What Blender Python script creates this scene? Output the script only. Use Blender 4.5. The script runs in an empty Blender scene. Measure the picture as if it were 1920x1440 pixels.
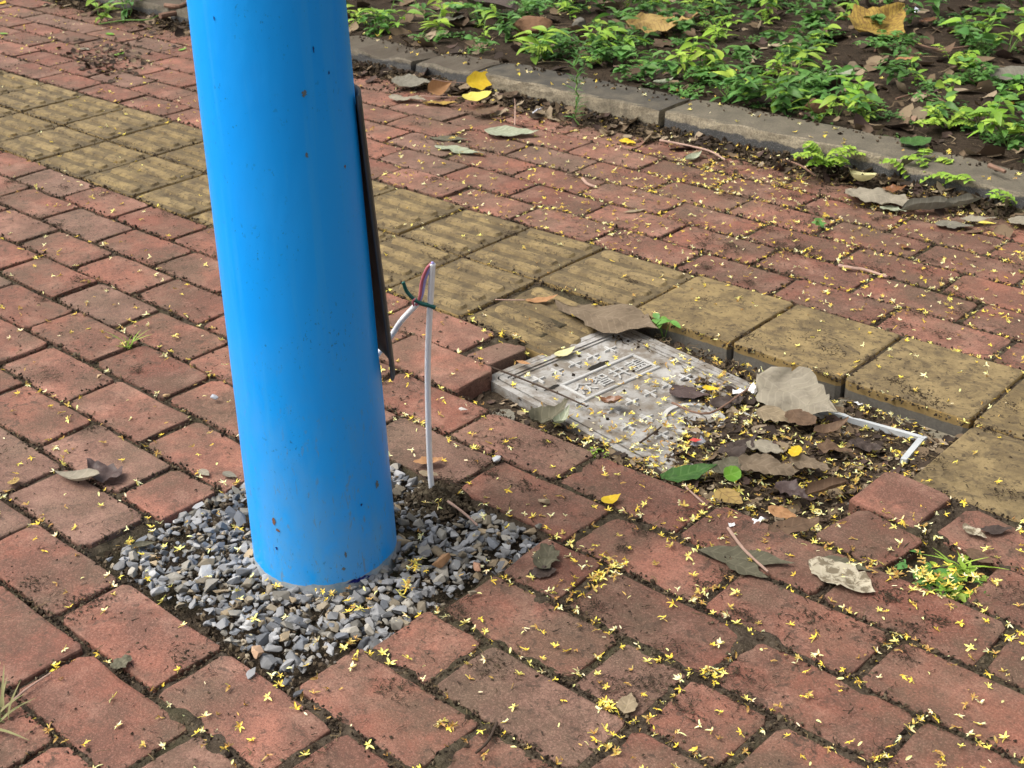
import bpy, bmesh, math, random
import numpy as np
from mathutils import Vector, Matrix, noise as mnoise

R = math.radians
S = 0.25                      # one paving tile is 0.25 m; plan positions below are in tiles (u along the rows, v across)
rnd = random.Random(7)
nrs = np.random.RandomState(7)
sc = bpy.context.scene
COL = sc.collection

# ------------------------------------------------------------------ camera
CU, CV, CZ = 18.3023, 9.2588, 4.6971
FPX, YAW, PIT, ROL = 2519.70, 2.322963, 0.477301, -0.0290055

def W(u, v, z=0.0):
    return Vector((S * (u - 13.0), -S * (v - 4.5), S * z))

_f = np.array([math.cos(YAW) * math.cos(PIT), math.sin(YAW) * math.cos(PIT), -math.sin(PIT)])
_r = np.array([math.sin(YAW), -math.cos(YAW), 0.0])
_d = np.cross(_f, _r)
_c, _s = math.cos(ROL), math.sin(ROL)
RC = np.array([[_c, -_s, 0], [_s, _c, 0], [0, 0, 1]]) @ np.array([_r, _d, _f])
CAMP = np.array([CU, -CV, CZ])

def G(x, y, z=0.0):
    """surveyed plan position (u, v) of a point at height z"""
    d = RC.T @ np.array([(x - 960) / FPX, (y - 720) / FPX, 1.0])
    s = (z - CZ) / d[2]
    return CU + s * d[0], -(-CV + s * d[1])

def PR(u, v, z=0.0):
    q = RC @ (np.array([u, -v, z]) - CAMP)
    if q[2] < 0.3:
        return -9999, -9999
    return 960 + FPX * q[0] / q[2], 720 + FPX * q[1] / q[2]

def inview(u, v, z=0.0, m=160):
    x, y = PR(u, v, z)
    return -m < x < 1920 + m and -m < y < 1440 + m

cam = bpy.data.cameras.new('camera')
co = bpy.data.objects.new('camera', cam)
COL.objects.link(co)
right, down, fwd = Vector(RC[0]), Vector(RC[1]), Vector(RC[2])
mw = Matrix((right, -down, -fwd)).transposed().to_4x4()
mw.translation = W(CU, CV, CZ)
co.matrix_world = mw
cam.sensor_width = 36.0
cam.lens = 36.0 * FPX / 1920
cam.clip_start = 0.02
cam.clip_end = 500
cam.dof.use_dof = True
cam.dof.focus_distance = 2.1
cam.dof.aperture_fstop = 17.0
sc.camera = co

# ------------------------------------------------------------------ light
SUN_EL = R(58)
sdir = Vector((-_r[0], -_r[1], 0)) * 0.97 + Vector((-_f[0], -_f[1], 0)).normalized() * 0.08
SUN_AZ = math.atan2(sdir.y, sdir.x)
world = bpy.data.worlds.new('World')
sc.world = world
world.use_nodes = True
wn = world.node_tree
wn.nodes.clear()
sky = wn.nodes.new('ShaderNodeTexSky')
sky.sky_type = 'NISHITA'
sky.sun_disc = False
sky.sun_elevation = SUN_EL
sky.sun_rotation = math.pi / 2 - SUN_AZ
sky.air_density = 1.0
sky.dust_density = 8.0
sky.ozone_density = 1.0
bg = wn.nodes.new('ShaderNodeBackground')
bg.inputs[1].default_value = 0.12
wo = wn.nodes.new('ShaderNodeOutputWorld')
hs = wn.nodes.new('ShaderNodeHueSaturation')          # thin cloud: a paler, whiter sky
hs.inputs['Saturation'].default_value = 0.22
wn.links.new(sky.outputs[0], hs.inputs['Color'])
wn.links.new(hs.outputs[0], bg.inputs[0])
wn.links.new(bg.outputs[0], wo.inputs[0])
sun = bpy.data.lights.new('sun', 'SUN')
sun.energy = 1.4
sun.angle = R(45)
sun.color = (1.0, 0.92, 0.79)
so = bpy.data.objects.new('sun', sun)
COL.objects.link(so)
sv = Vector((math.cos(SUN_AZ) * math.cos(SUN_EL), math.sin(SUN_AZ) * math.cos(SUN_EL), math.sin(SUN_EL)))
so.rotation_euler = sv.to_track_quat('Z', 'Y').to_euler()
sc.view_settings.view_transform = 'Standard'
sc.view_settings.look = 'None'
sc.view_settings.exposure = 0.92
sc.view_settings.gamma = 1.0
sc.render.engine = 'CYCLES'

# ------------------------------------------------------------------ helpers
def tag(o, label=None, cat=None, group=None, kind=None):
    if label: o['label'] = label
    if cat: o['category'] = cat
    if group: o['group'] = group
    if kind: o['kind'] = kind
    return o

def empty(name, loc):
    o = bpy.data.objects.new(name, None)
    o.empty_display_size = 0.02
    COL.objects.link(o)
    o.location = loc
    return o

def mk(name, me, parent=None, loc=None, rot=None, scale=None):
    o = bpy.data.objects.new(name, me)
    COL.objects.link(o)
    if parent is not None: o.parent = parent
    if loc is not None: o.location = loc
    if rot is not None: o.rotation_euler = rot
    if scale is not None: o.scale = scale
    return o

def mesh(name, verts, faces, mat=None, smooth=False, cols=None):
    me = bpy.data.meshes.new(name)
    me.from_pydata([tuple(v) for v in verts], [], [tuple(f) for f in faces])
    if mat is not None: me.materials.append(mat)
    if smooth: me.polygons.foreach_set('use_smooth', [True] * len(me.polygons))
    if cols is not None:
        a = me.color_attributes.new('tint', 'FLOAT_COLOR', 'POINT')
        c = np.ones((len(verts), 4), np.float32)
        c[:, :3] = np.asarray(cols)[:, :3]
        a.data.foreach_set('color', c.ravel())
    me.update()
    return me

class MB:
    """collects many small pieces into one mesh"""
    def __init__(s): s.v = []; s.f = []; s.c = []; s.n = 0
    def add(s, V, F, col=None):
        V = np.asarray(V, float)
        s.v.append(V)
        s.f += [tuple(i + s.n for i in f) for f in F]
        if col is not None: s.c.append(np.repeat(np.asarray(col, float)[None, :3], len(V), 0))
        s.n += len(V)
    def build(s, name, mat, smooth=False):
        return mesh(name, np.concatenate(s.v), s.f, mat, smooth, np.concatenate(s.c) if s.c else None)

def rotm(rx, ry, rz):
    cx, sx, cy, sy, cz, sz = math.cos(rx), math.sin(rx), math.cos(ry), math.sin(ry), math.cos(rz), math.sin(rz)
    return np.array([[cz, -sz, 0], [sz, cz, 0], [0, 0, 1]]) @ np.array([[cy, 0, sy], [0, 1, 0], [-sy, 0, cy]]) @ np.array([[1, 0, 0], [0, cx, -sx], [0, sx, cx]])

def vn(x, y, z=0.0):
    return mnoise.noise(Vector((x, y, z)))

def tube(path, rad, n=6, cap=True):
    P = [Vector(p) for p in path]
    V = []; F = []
    ref = Vector((0.31, 0.17, 0.93)).normalized()
    for i, p in enumerate(P):
        t = (P[min(i + 1, len(P) - 1)] - P[max(i - 1, 0)]).normalized()
        a = t.cross(ref)
        if a.length < 0.05: a = t.cross(Vector((1, 0, 0)))
        a.normalize(); b = t.cross(a)
        r = rad[i] if isinstance(rad, (list, tuple)) else rad
        for k in range(n):
            q = 2 * math.pi * k / n
            V.append(p + a * (r * math.cos(q)) + b * (r * math.sin(q)))
    for i in range(len(P) - 1):
        for k in range(n):
            F.append((i * n + k, i * n + (k + 1) % n, (i + 1) * n + (k + 1) % n, (i + 1) * n + k))
    if cap:
        F.append(tuple(range(n - 1, -1, -1)))
        F.append(tuple((len(P) - 1) * n + k for k in range(n)))
    return V, F

# ------------------------------------------------------------------ materials
class NT:
    def __init__(s, name):
        s.m = bpy.data.materials.new(name); s.m.use_nodes = True
        s.t = s.m.node_tree; s.b = s.t.nodes['Principled BSDF']
        s.b.inputs['Specular IOR Level'].default_value = 0.3
    def n(s, ty, **kw):
        x = s.t.nodes.new(ty)
        for k, v in kw.items(): setattr(x, k, v)
        return x
    def put(s, inp, v):
        if isinstance(v, bpy.types.NodeSocket): s.t.links.new(v, inp)
        elif isinstance(v, (tuple, list)): inp.default_value = tuple(v) + ((1.0,) if len(v) == 3 and inp.type == 'RGBA' else ())
        else: inp.default_value = v
    def noise(s, scale, detail=4, rough=0.55, vec=None, dist=0.0):
        x = s.n('ShaderNodeTexNoise')
        x.inputs['Scale'].default_value = scale; x.inputs['Detail'].default_value = detail
        x.inputs['Roughness'].default_value = rough; x.inputs['Distortion'].default_value = dist
        if vec is not None: s.put(x.inputs['Vector'], vec)
        return x.outputs['Fac']
    def vor(s, scale, vec=None, feat='F1'):
        x = s.n('ShaderNodeTexVoronoi', feature=feat)
        x.inputs['Scale'].default_value = scale
        if vec is not None: s.put(x.inputs['Vector'], vec)
        return x.outputs['Distance']
    def ramp(s, fac, stops):
        x = s.n('ShaderNodeValToRGB')
        e = x.color_ramp.elements
        while len(e) < len(stops): e.new(0.5)
        for i, (p, c) in enumerate(stops):
            e[i].position = p
            e[i].color = tuple(c) + (1.0,) if not isinstance(c, (int, float)) else (c, c, c, 1.0)
        s.put(x.inputs['Fac'], fac)
        return x.outputs['Color']
    def mix(s, fac, a, b, mode='MIX'):
        x = s.n('ShaderNodeMix', data_type='RGBA', blend_type=mode)
        s.put(x.inputs[0], fac); s.put(x.inputs[6], a); s.put(x.inputs[7], b)
        return x.outputs[2]
    def math(s, op, a, b=0.0, c=0.0, clamp=False):
        x = s.n('ShaderNodeMath', operation=op, use_clamp=clamp)
        s.put(x.inputs[0], a); s.put(x.inputs[1], b); s.put(x.inputs[2], c)
        return x.outputs[0]
    def pos(s): return s.n('ShaderNodeNewGeometry').outputs['Position']
    def obj(s): return s.n('ShaderNodeTexCoord').outputs['Object']
    def orand(s): return s.n('ShaderNodeObjectInfo').outputs['Random']
    def scalev(s, vec, sx, sy, sz):
        x = s.n('ShaderNodeMapping'); s.put(x.inputs['Vector'], vec)
        x.inputs['Scale'].default_value = (sx, sy, sz)
        return x.outputs[0]
    def shift(s, vec, fac, k=37.0):
        """pushes the pattern elsewhere for every object"""
        a = s.n('ShaderNodeVectorMath', operation='SCALE'); a.inputs[0].default_value = (k, k * 0.61, k * 0.37); s.put(a.inputs[3], fac)
        b = s.n('ShaderNodeVectorMath', operation='ADD'); s.put(b.inputs[0], vec); s.put(b.inputs[1], a.outputs[0])
        return b.outputs[0]
    def out(s, col, rough=0.8, bump=None, bstr=0.3, bdist=0.002, spec=None, transl=0.0, coat=0.0):
        s.put(s.b.inputs['Base Color'], col); s.put(s.b.inputs['Roughness'], rough)
        if spec is not None: s.b.inputs['Specular IOR Level'].default_value = spec
        if coat: s.b.inputs['Coat Weight'].default_value = coat; s.b.inputs['Coat Roughness'].default_value = 0.12
        if bump is not None:
            x = s.n('ShaderNodeBump'); x.inputs['Strength'].default_value = bstr; x.inputs['Distance'].default_value = bdist
            s.put(x.inputs['Height'], bump); s.t.links.new(x.outputs[0], s.b.inputs['Normal'])
        if transl:
            tr = s.n('ShaderNodeBsdfTranslucent'); s.put(tr.inputs[0], col)
            mx = s.n('ShaderNodeMixShader'); mx.inputs[0].default_value = transl
            s.t.links.new(s.b.outputs[0], mx.inputs[1]); s.t.links.new(tr.outputs[0], mx.inputs[2])
            s.t.links.new(mx.outputs[0], s.t.nodes['Material Output'].inputs[0])
        return s.m

def m_brick():
    t = NT('red_brick'); p = t.pos(); r = t.orand()
    base = t.ramp(r, [(0.0, (0.140, 0.054, 0.036)), (0.25, (0.200, 0.076, 0.050)), (0.5, (0.235, 0.094, 0.062)), (0.75, (0.285, 0.122, 0.084)), (0.9, (0.225, 0.125, 0.092)), (1.0, (0.175, 0.100, 0.074))])
    q = t.shift(p, r)
    patch = t.noise(8, 6, 0.68, q)
    c = t.mix(t.math('MULTIPLY', t.ramp(patch, [(0.42, 0.0), (0.58, 1.0)]), 0.70), base, (0.100, 0.055, 0.040))
    pale = t.noise(11, 5, 0.65, t.shift(p, r, 91))
    c = t.mix(t.math('MULTIPLY', t.ramp(pale, [(0.50, 0.0), (0.68, 1.0)]), 0.50), c, (0.32, 0.19, 0.14))
    olive = t.noise(4.2, 7, 0.72, p)
    c = t.mix(t.math('MULTIPLY', t.ramp(olive, [(0.45, 0.0), (0.60, 1.0)]), 0.66), c, (0.088, 0.066, 0.043))
    grain = t.noise(330, 3, 0.7, p)
    c = t.mix(t.math('MULTIPLY', t.ramp(grain, [(0.40, 1.0), (0.50, 0.0)]), 0.45), c, (0.075, 0.038, 0.028))
    c = t.mix(t.math('MULTIPLY', t.ramp(grain, [(0.54, 0.0), (0.66, 1.0)]), 0.26), c, (0.42, 0.25, 0.19))
    sel = t.noise(2.6, 4, 0.6, p)
    for sc_, lo, hi, k in ((75, .57, .62, .85), (30, .56, .64, .75)):
        spot = t.noise(sc_, 6, 0.72, p, 0.8)
        c = t.mix(t.math('MULTIPLY', t.ramp(spot, [(lo, 0.0), (hi, k)]), t.ramp(sel, [(0.38, 0.2), (0.56, 1.0)])), c, (0.050, 0.034, 0.024))
    h = t.math('ADD', t.math('MULTIPLY', t.noise(360, 4, 0.7, p), 0.8), t.math('ADD', t.noise(70, 5, 0.65, p), t.math('MULTIPLY', t.noise(14, 3, 0.5, q), 1.5)))
    return t.out(c, t.ramp(patch, [(0.3, 0.70), (0.7, 0.92)]), h, 0.75, 0.0026, 0.30)

def m_tile(name='yellow_tile', grime_shade=0.0):
    t = NT(name); p = t.pos(); r = t.orand(); o = t.obj()
    base = t.ramp(r, [(0.0, (0.205, 0.150, 0.070)), (0.5, (0.255, 0.188, 0.088)), (1.0, (0.225, 0.168, 0.085))])
    q = t.shift(p, r, 53)
    dirt = t.noise(13, 7, 0.75, q, 0.4)
    c = t.mix(t.math('MULTIPLY', t.ramp(dirt, [(0.40, 0.0), (0.60, 1.0)]), 0.80), base, (0.090, 0.066, 0.037))
    st = t.noise(24, 7, 0.75, t.scalev(q, 0.8, 1.3, 1.0), 0.6)
    c = t.mix(t.math('MULTIPLY', t.ramp(st, [(0.50, 0.0), (0.62, 1.0)]), 0.75), c, (0.065, 0.050, 0.033))
    sp = t.noise(90, 4, 0.65, p, 0.5)
    c = t.mix(t.ramp(sp, [(0.57, 0.0), (0.63, 0.8)]), c, (0.045, 0.033, 0.022))
    g = t.noise(330, 3, 0.6, p)
    c = t.mix(t.math('MULTIPLY', t.ramp(g, [(0.35, 1.0), (0.52, 0.0)]), 0.35), c, (0.12, 0.08, 0.03))
    if grime_shade: c = t.mix(t.math('MULTIPLY', t.ramp(t.noise(30, 5, 0.7, q), [(0.30, 1.0), (0.62, 0.35)]), grime_shade), c, (0.060, 0.046, 0.028))  # dirt between the ribs, with rib shading painted into its dark tone
    # the coloured face layer is only the top centimetre, plain concrete below it
    z = t.n('ShaderNodeSeparateXYZ'); t.put(z.inputs[0], o)
    zz = t.math('ADD', z.outputs[2], t.math('MULTIPLY', t.noise(60, 3, 0.6, p), 0.006))
    lower = t.math('LESS_THAN', zz, -0.0165)
    conc = t.mix(t.noise(220, 3, 0.6, p), (0.075, 0.068, 0.058), (0.17, 0.155, 0.13))
    c = t.mix(lower, c, conc)
    edge = t.math('MULTIPLY', t.math('LESS_THAN', z.outputs[2], -0.002), t.math('SUBTRACT', 1.0, lower))
    c = t.mix(t.math('MULTIPLY', edge, 0.55), c, (0.34, 0.23, 0.085))
    h = t.math('ADD', t.math('MULTIPLY', t.noise(480, 4, 0.65, p), 0.6), t.noise(50, 4, 0.6, p))
    return t.out(c, 0.85, h, 0.5, 0.002, 0.25)

def m_soil(name, a, b, cc, green=0.0):
    t = NT(name); p = t.pos()
    c = t.ramp(t.noise(70, 6, 0.7, p), [(0.3, a), (0.55, b), (0.8, cc)])
    c = t.mix(t.math('MULTIPLY', t.ramp(t.vor(260, p), [(0.10, 1.0), (0.25, 0.0)]), 0.35), c, (0.22, 0.18, 0.13))
    if green:
        c = t.mix(t.math('MULTIPLY', t.ramp(t.noise(4.0, 4, 0.6, p), [(0.48, 0.0), (0.62, 1.0)]), green), c, (0.055, 0.062, 0.022))
    h = t.math('ADD', t.noise(160, 5, 0.7, p), t.math('MULTIPLY', t.noise(40, 3, 0.6, p), 1.2))
    return t.out(c, 0.95, h, 0.9, 0.006, 0.15)

def m_pole():
    t = NT('blue_paint'); p = t.obj()
    c = t.ramp(t.noise(5, 3, 0.5, t.scalev(p, 1, 1, 0.4)), [(0.3, (0.003, 0.32, 0.92)), (0.7, (0.006, 0.36, 0.95))])
    streak = t.noise(30, 3, 0.6, t.scalev(p, 1.6, 1.6, 0.06))
    c = t.mix(t.math('MULTIPLY', t.ramp(streak, [(0.54, 0.0), (0.62, 1.0)]), 0.14), c, (0.08, 0.42, 0.80))
    dust = t.noise(11, 5, 0.65, t.scalev(p, 1, 1, 0.5))
    z = t.n('ShaderNodeSeparateXYZ'); t.put(z.inputs[0], p)
    low = t.n('ShaderNodeMapRange'); t.put(low.inputs[0], z.outputs[2])
    low.inputs[1].default_value = 0.42; low.inputs[2].default_value = 0.0
    c = t.mix(t.math('MULTIPLY', t.math('MULTIPLY', t.ramp(dust, [(0.42, 0.0), (0.60, 1.0)]), low.outputs[0]), 0.36), c, (0.18, 0.32, 0.44))
    specks = t.noise(210, 3, 0.6, t.scalev(p, 1, 1, 0.7))
    sel = t.noise(14, 3, 0.6, p)
    c = t.mix(t.math('MULTIPLY', t.ramp(specks, [(0.63, 0.0), (0.66, 1.0)]), t.ramp(sel, [(0.48, 0.0), (0.66, 0.55)])), c, (0.012, 0.05, 0.13))
    scuff = t.noise(120, 4, 0.7, t.scalev(p, 1, 1, 0.25), 0.8)
    c = t.mix(t.math('MULTIPLY', t.math('MULTIPLY', t.ramp(scuff, [(0.60, 0.0), (0.65, 1.0)]), low.outputs[0]), 0.6), c, (0.17, 0.20, 0.19))
    # bare cement-splashed edge at the foot
    e = t.math('ADD', z.outputs[2], t.math('MULTIPLY', t.math('SUBTRACT', t.noise(22, 4, 0.6, p), 0.5), 0.022))
    foot = t.math('LESS_THAN', e, 0.010)
    fc = t.ramp(t.noise(45, 4, 0.6, p), [(0.35, (0.22, 0.30, 0.34)), (0.5, (0.42, 0.40, 0.33)), (0.65, (0.25, 0.27, 0.26))])
    c = t.mix(t.math('MULTIPLY', foot, 0.85), c, fc)
    h = t.math('ADD', t.math('MULTIPLY', t.noise(60, 3, 0.6, t.scalev(p, 1, 1, 0.35)), 1.0), t.math('MULTIPLY', t.vor(55, t.scalev(p, 1, 1, 0.6)), 0.35))
    return t.out(c, t.ramp(dust, [(0.3, 0.28), (0.7, 0.52)]), h, 0.22, 0.002, 0.45)

def m_plain(name, col, rough=0.6, var=0.25, scale=80, bstr=0.2, spec=0.3, bdist=0.001):
    t = NT(name); p = t.obj()
    d = tuple(x * (1 - var) for x in col); l = tuple(min(1, x * (1 + var * 0.6)) for x in col)
    f = t.noise(scale, 4, 0.6, p)
    return t.out(t.mix(f, d, l), rough, f, bstr, bdist, spec)

def m_tint(name, rough=0.8, noise_scale=220, amt=0.4, spec=0.25, transl=0.0, bstr=0.35):
    """takes the piece's own colour from its 'tint' attribute"""
    t = NT(name); p = t.pos()
    a = t.n('ShaderNodeAttribute'); a.attribute_name = 'tint'
    f = t.noise(noise_scale, 4, 0.65, p)
    c = t.mix(amt, a.outputs['Color'], t.mix(f, (0.25, 0.25, 0.25), (1.0, 1.0, 1.0)), 'MULTIPLY')
    return t.out(c, rough, f, bstr, 0.001, spec, transl)

def m_kerb(dark, pale, mid, ft=.3):
    t = NT('kerb_concrete'); p = t.pos(); o = t.obj()
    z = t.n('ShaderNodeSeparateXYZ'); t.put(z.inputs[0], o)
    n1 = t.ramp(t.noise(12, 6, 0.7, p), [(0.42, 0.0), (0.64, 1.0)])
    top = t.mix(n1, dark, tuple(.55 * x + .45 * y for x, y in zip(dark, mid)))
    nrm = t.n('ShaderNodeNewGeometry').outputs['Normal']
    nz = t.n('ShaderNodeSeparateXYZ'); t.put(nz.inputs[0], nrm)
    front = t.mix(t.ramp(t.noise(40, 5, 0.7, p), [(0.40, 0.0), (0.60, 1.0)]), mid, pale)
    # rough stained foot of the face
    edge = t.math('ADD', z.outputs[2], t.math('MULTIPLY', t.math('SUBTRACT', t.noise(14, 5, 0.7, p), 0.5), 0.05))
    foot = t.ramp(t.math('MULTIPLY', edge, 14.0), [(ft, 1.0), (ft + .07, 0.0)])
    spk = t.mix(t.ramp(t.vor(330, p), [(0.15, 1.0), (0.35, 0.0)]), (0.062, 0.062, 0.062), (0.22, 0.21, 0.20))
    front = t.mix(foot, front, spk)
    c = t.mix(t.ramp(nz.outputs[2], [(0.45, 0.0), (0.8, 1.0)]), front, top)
    gr = t.noise(230, 3, 0.7, p)
    c = t.mix(t.math('MULTIPLY', t.ramp(gr, [(0.40, 1.0), (0.52, 0.0)]), 0.5), c, (0.06, 0.055, 0.045))
    h = t.math('ADD', t.noise(300, 4, 0.65, p), t.math('MULTIPLY', t.noise(30, 4, 0.6, p), 1.5))
    return t.out(c, 0.92, h, 0.6, 0.003, 0.2)

def m_lid():
    t = NT('grey_resin_lid'); p = t.pos()
    n1 = t.noise(9, 6, 0.7, p, 0.3)
    c = t.ramp(n1, [(0.3, (0.20, 0.19, 0.175)), (0.5, (0.29, 0.28, 0.265)), (0.72, (0.38, 0.37, 0.355))])
    d = t.noise(28, 6, 0.72, p, 0.3)
    c = t.mix(t.math('MULTIPLY', t.ramp(d, [(0.42, 0.0), (0.58, 1.0)]), 0.75), c, (0.115, 0.088, 0.060))
    h = t.math('ADD', t.noise(260, 4, 0.6, p), t.noise(40, 3, 0.6, p))
    return t.out(c, 0.62, h, 0.3, 0.0015, 0.35)

def m_leaf(name, c1, c2, c3=(0.06, 0.035, 0.02), blot=0.5, vein=0.35, rough=0.7, transl=0.18, spec=0.3, blo=(0.50, 0.66)):
    """c1 blade, c2 veins, c3 blotches"""
    t = NT('leaf_' + name); o = t.obj(); r = t.orand()
    x = t.n('ShaderNodeSeparateXYZ'); t.put(x.inputs[0], o)
    ay = t.math('ABSOLUTE', x.outputs[1])
    ph = t.math('FRACT', t.math('MULTIPLY', t.math('SUBTRACT', x.outputs[0], t.math('ADD', t.math('MULTIPLY', ay, 0.75), t.math('MULTIPLY', t.noise(30, 2, 0.5, o), 0.012))), 60.0))
    line = t.math('LESS_THAN', t.math('ABSOLUTE', t.math('SUBTRACT', ph, 0.5)), 0.09)
    mid = t.math('LESS_THAN', ay, 0.0011)
    v = t.math('MAXIMUM', line, mid)
    q = t.shift(o, r, 11)
    c = t.mix(t.noise(45, 4, 0.6, q), c1, tuple(k * 0.68 for k in c1))
    c = t.mix(t.math('MULTIPLY', v, vein), c, c2)
    b = t.noise(60, 5, 0.7, q, 0.5)
    c = t.mix(t.math('MULTIPLY', t.ramp(b, [(blo[0], 0.0), (blo[1], 1.0)]), blot), c, c3)
    h = t.math('SUBTRACT', t.noise(110, 4, 0.6, o), t.math('MULTIPLY', v, 0.5))
    return t.out(c, rough, h, 0.55, 0.0015, spec, transl)

def m_green(name, a, b, rough=0.45, transl=0.3):
    t = NT('leaf_' + name); p = t.pos(); r = t.orand()
    at = t.n('ShaderNodeAttribute'); at.attribute_name = 'tint'
    c = t.mix(r, a, b)
    c = t.mix(1.0, c, at.outputs['Color'], 'MULTIPLY')
    c = t.mix(t.math('MULTIPLY', t.noise(60, 3, 0.6, p), 0.3), c, (0.03, 0.06, 0.012))
    return t.out(c, rough, t.noise(200, 3, 0.5, p), 0.2, 0.001, 0.35, transl)

BRICK, TILE, TILED = m_brick(), m_tile(), m_tile('yellow_tile_dirt_shade_grooves', 0.92)
JOINT = m_soil('joint_dirt', (0.028, 0.020, 0.014), (0.062, 0.047, 0.033), (0.12, 0.096, 0.070), 0.30)
SOIL = m_soil('bed_soil', (0.016, 0.011, 0.007), (0.038, 0.026, 0.017), (0.075, 0.052, 0.034))
CRUMB = m_tint('crumbs', 0.95, 300, 0.5, 0.15)
BLUE = m_pole()
LID = m_lid()
STONE = m_tint('gravel_stone', 0.72, 90, 0.5, 0.35)
PETAL = m_tint('petal', 0.6, 400, 0.08, 0.25, 0.15, 0.05)
WHITE = m_plain('white_sheath', (0.88, 0.88, 0.89), 0.45, 0.12, 60, 0.15, 0.4)
DARKSTEEL = m_plain('dark_steel', (0.035, 0.034, 0.034), 0.6, 0.4, 40, 0.3, 0.4)
TAPE = m_plain('green_tape', (0.004, 0.105, 0.085), 0.4, 0.3, 200, 0.4, 0.5)
WOOD = m_plain('twig_bark', (0.20, 0.12, 0.085), 0.85, 0.5, 120, 0.7, 0.2)
WOODP = m_plain('twig_pale', (0.36, 0.24, 0.19), 0.85, 0.4, 120, 0.7, 0.2)
WOODD = m_plain('twig_dark', (0.055, 0.038, 0.028), 0.9, 0.5, 120, 0.7, 0.2)

# ------------------------------------------------------------------ ground, bed of the pavement
def in_pit(u, v):
    return 11.62 < u < 15.0 and 1.02 < v < 3.02
def in_gravel(u, v):
    return (11.62 < u < 13.62 and 4.5 < v < 6.01) or (12.26 < u < 13.68 and 4.0 < v <= 4.5)

def bed_h(u, v):
    h = -0.058 + 0.012 * vn(u * 3.1, v * 3.1, 1) + 0.008 * vn(u * 11, v * 11, 2)
    if u > 13 and v < 7: h += 0.012
    if 11.66 < u < 15.07 and 0.90 < v < 3.06: h = -0.27 + 0.05 * vn(u * 3, v * 3, 5) + 0.03 * vn(u * 9, v * 9, 3)
    if 11.66 < u < 12.3 and 2.60 < v < 3.02: h = -0.17 + 0.05 * vn(u * 6, v * 6, 4)
    if in_gravel(u, v): h = -0.10 + 0.04 * vn(u * 5, v * 5, 4)
    if 15.42 < u < 15.88 and 2.5 < v < 3.0: h = -0.09
    if v < -3.0: h += 0.10 * min(1.0, (-3.0 - v) / 0.2)
    return h

def grid_mesh(name, u0, u1, v0, v1, st, hf, mat):
    nu, nv = int(round((u1 - u0) / st)) + 1, int(round((v1 - v0) / st)) + 1
    V = []; F = []
    for j in range(nv):
        for i in range(nu):
            u, v = u0 + (u1 - u0) * i / (nu - 1), v0 + (v1 - v0) * j / (nv - 1)
            V.append(W(u, v, hf(u, v)))
    for j in range(nv - 1):
        for i in range(nu - 1):
            a = j * nu + i
            F.append((a, a + nu, a + nu + 1, a + 1))
    return mesh(name, V, F, mat, True)

gp = mesh('ground', [(-40, -40, -0.14), (40, -40, -0.14), (40, 40, -0.14), (-40, 40, -0.14)], [(0, 1, 2, 3)], SOIL)
tag(mk('ground', gp), kind='structure')
pave = tag(mk('pavement', bpy.data.meshes.new('pavement')), kind='structure')

# ------------------------------------------------------------------ bricks
BM = {}
def slab_mesh(L, Wd, H, key, mat, seed, bev=0.022, wob=0.007):
    """a worn slab: rounded upper arris, slightly uneven outline; top at z = 0 (tiles)"""
    k = (round(L, 2), round(Wd, 2), key, seed)
    if k in BM: return BM[k]
    q = random.Random(hash((k[0], k[1], seed)) & 0xffff)
    l, w = L / 2, Wd / 2
    c = 0.022
    out = []
    for (x, y, dx, dy) in ((l, -w, -1, 0), (l, -w, 0, 1), (l, w, 0, -1), (l, w, -1, 0), (-l, w, 1, 0), (-l, w, 0, -1), (-l, -w, 0, 1), (-l, -w, 1, 0)):
        out.append((x + dx * c * q.uniform(0.5, 2.6), y + dy * c * q.uniform(0.5, 2.6)))
    pts = []
    for i in range(8):
        pts.append(out[i])
        a, b = out[i], out[(i + 1) % 8]
        if i % 2 == 1:                       # sides
            for tt in ((0.33, 0.67) if abs(a[0] - b[0]) > 0.5 else (0.5,)):
                pts.append((a[0] + (b[0] - a[0]) * tt, a[1] + (b[1] - a[1]) * tt))
    n = len(pts)
    pts = [(x + q.uniform(-wob, wob), y + q.uniform(-wob, wob)) for x, y in pts]
    chip = [q.uniform(0.6, 1.4) * (2.2 if q.random() < 0.12 else 1.0) for _ in pts]
    V = []
    for (ins, z) in ((0.0, -H), (0.0, -bev * 0.9), (bev * 0.28, -bev * 0.25), (bev, 0.0)):
        for i, (x, y) in enumerate(pts):
            k2 = ins * chip[i]
            V.append((S * (x - math.copysign(min(k2, abs(x)), x)), S * (y - math.copysign(min(k2, abs(y)), y)), S * (z * (chip[i] if -H < z < 0 else 1))))
    F = [tuple(range(3 * n, 4 * n))]
    for r in range(3):
        for i in range(n):
            F.append((r * n + i, r * n + (i + 1) % n, (r + 1) * n + (i + 1) % n, (r + 1) * n + i))
    me = mesh('brick', V, F, mat)
    BM[k] = me
    return me

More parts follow.
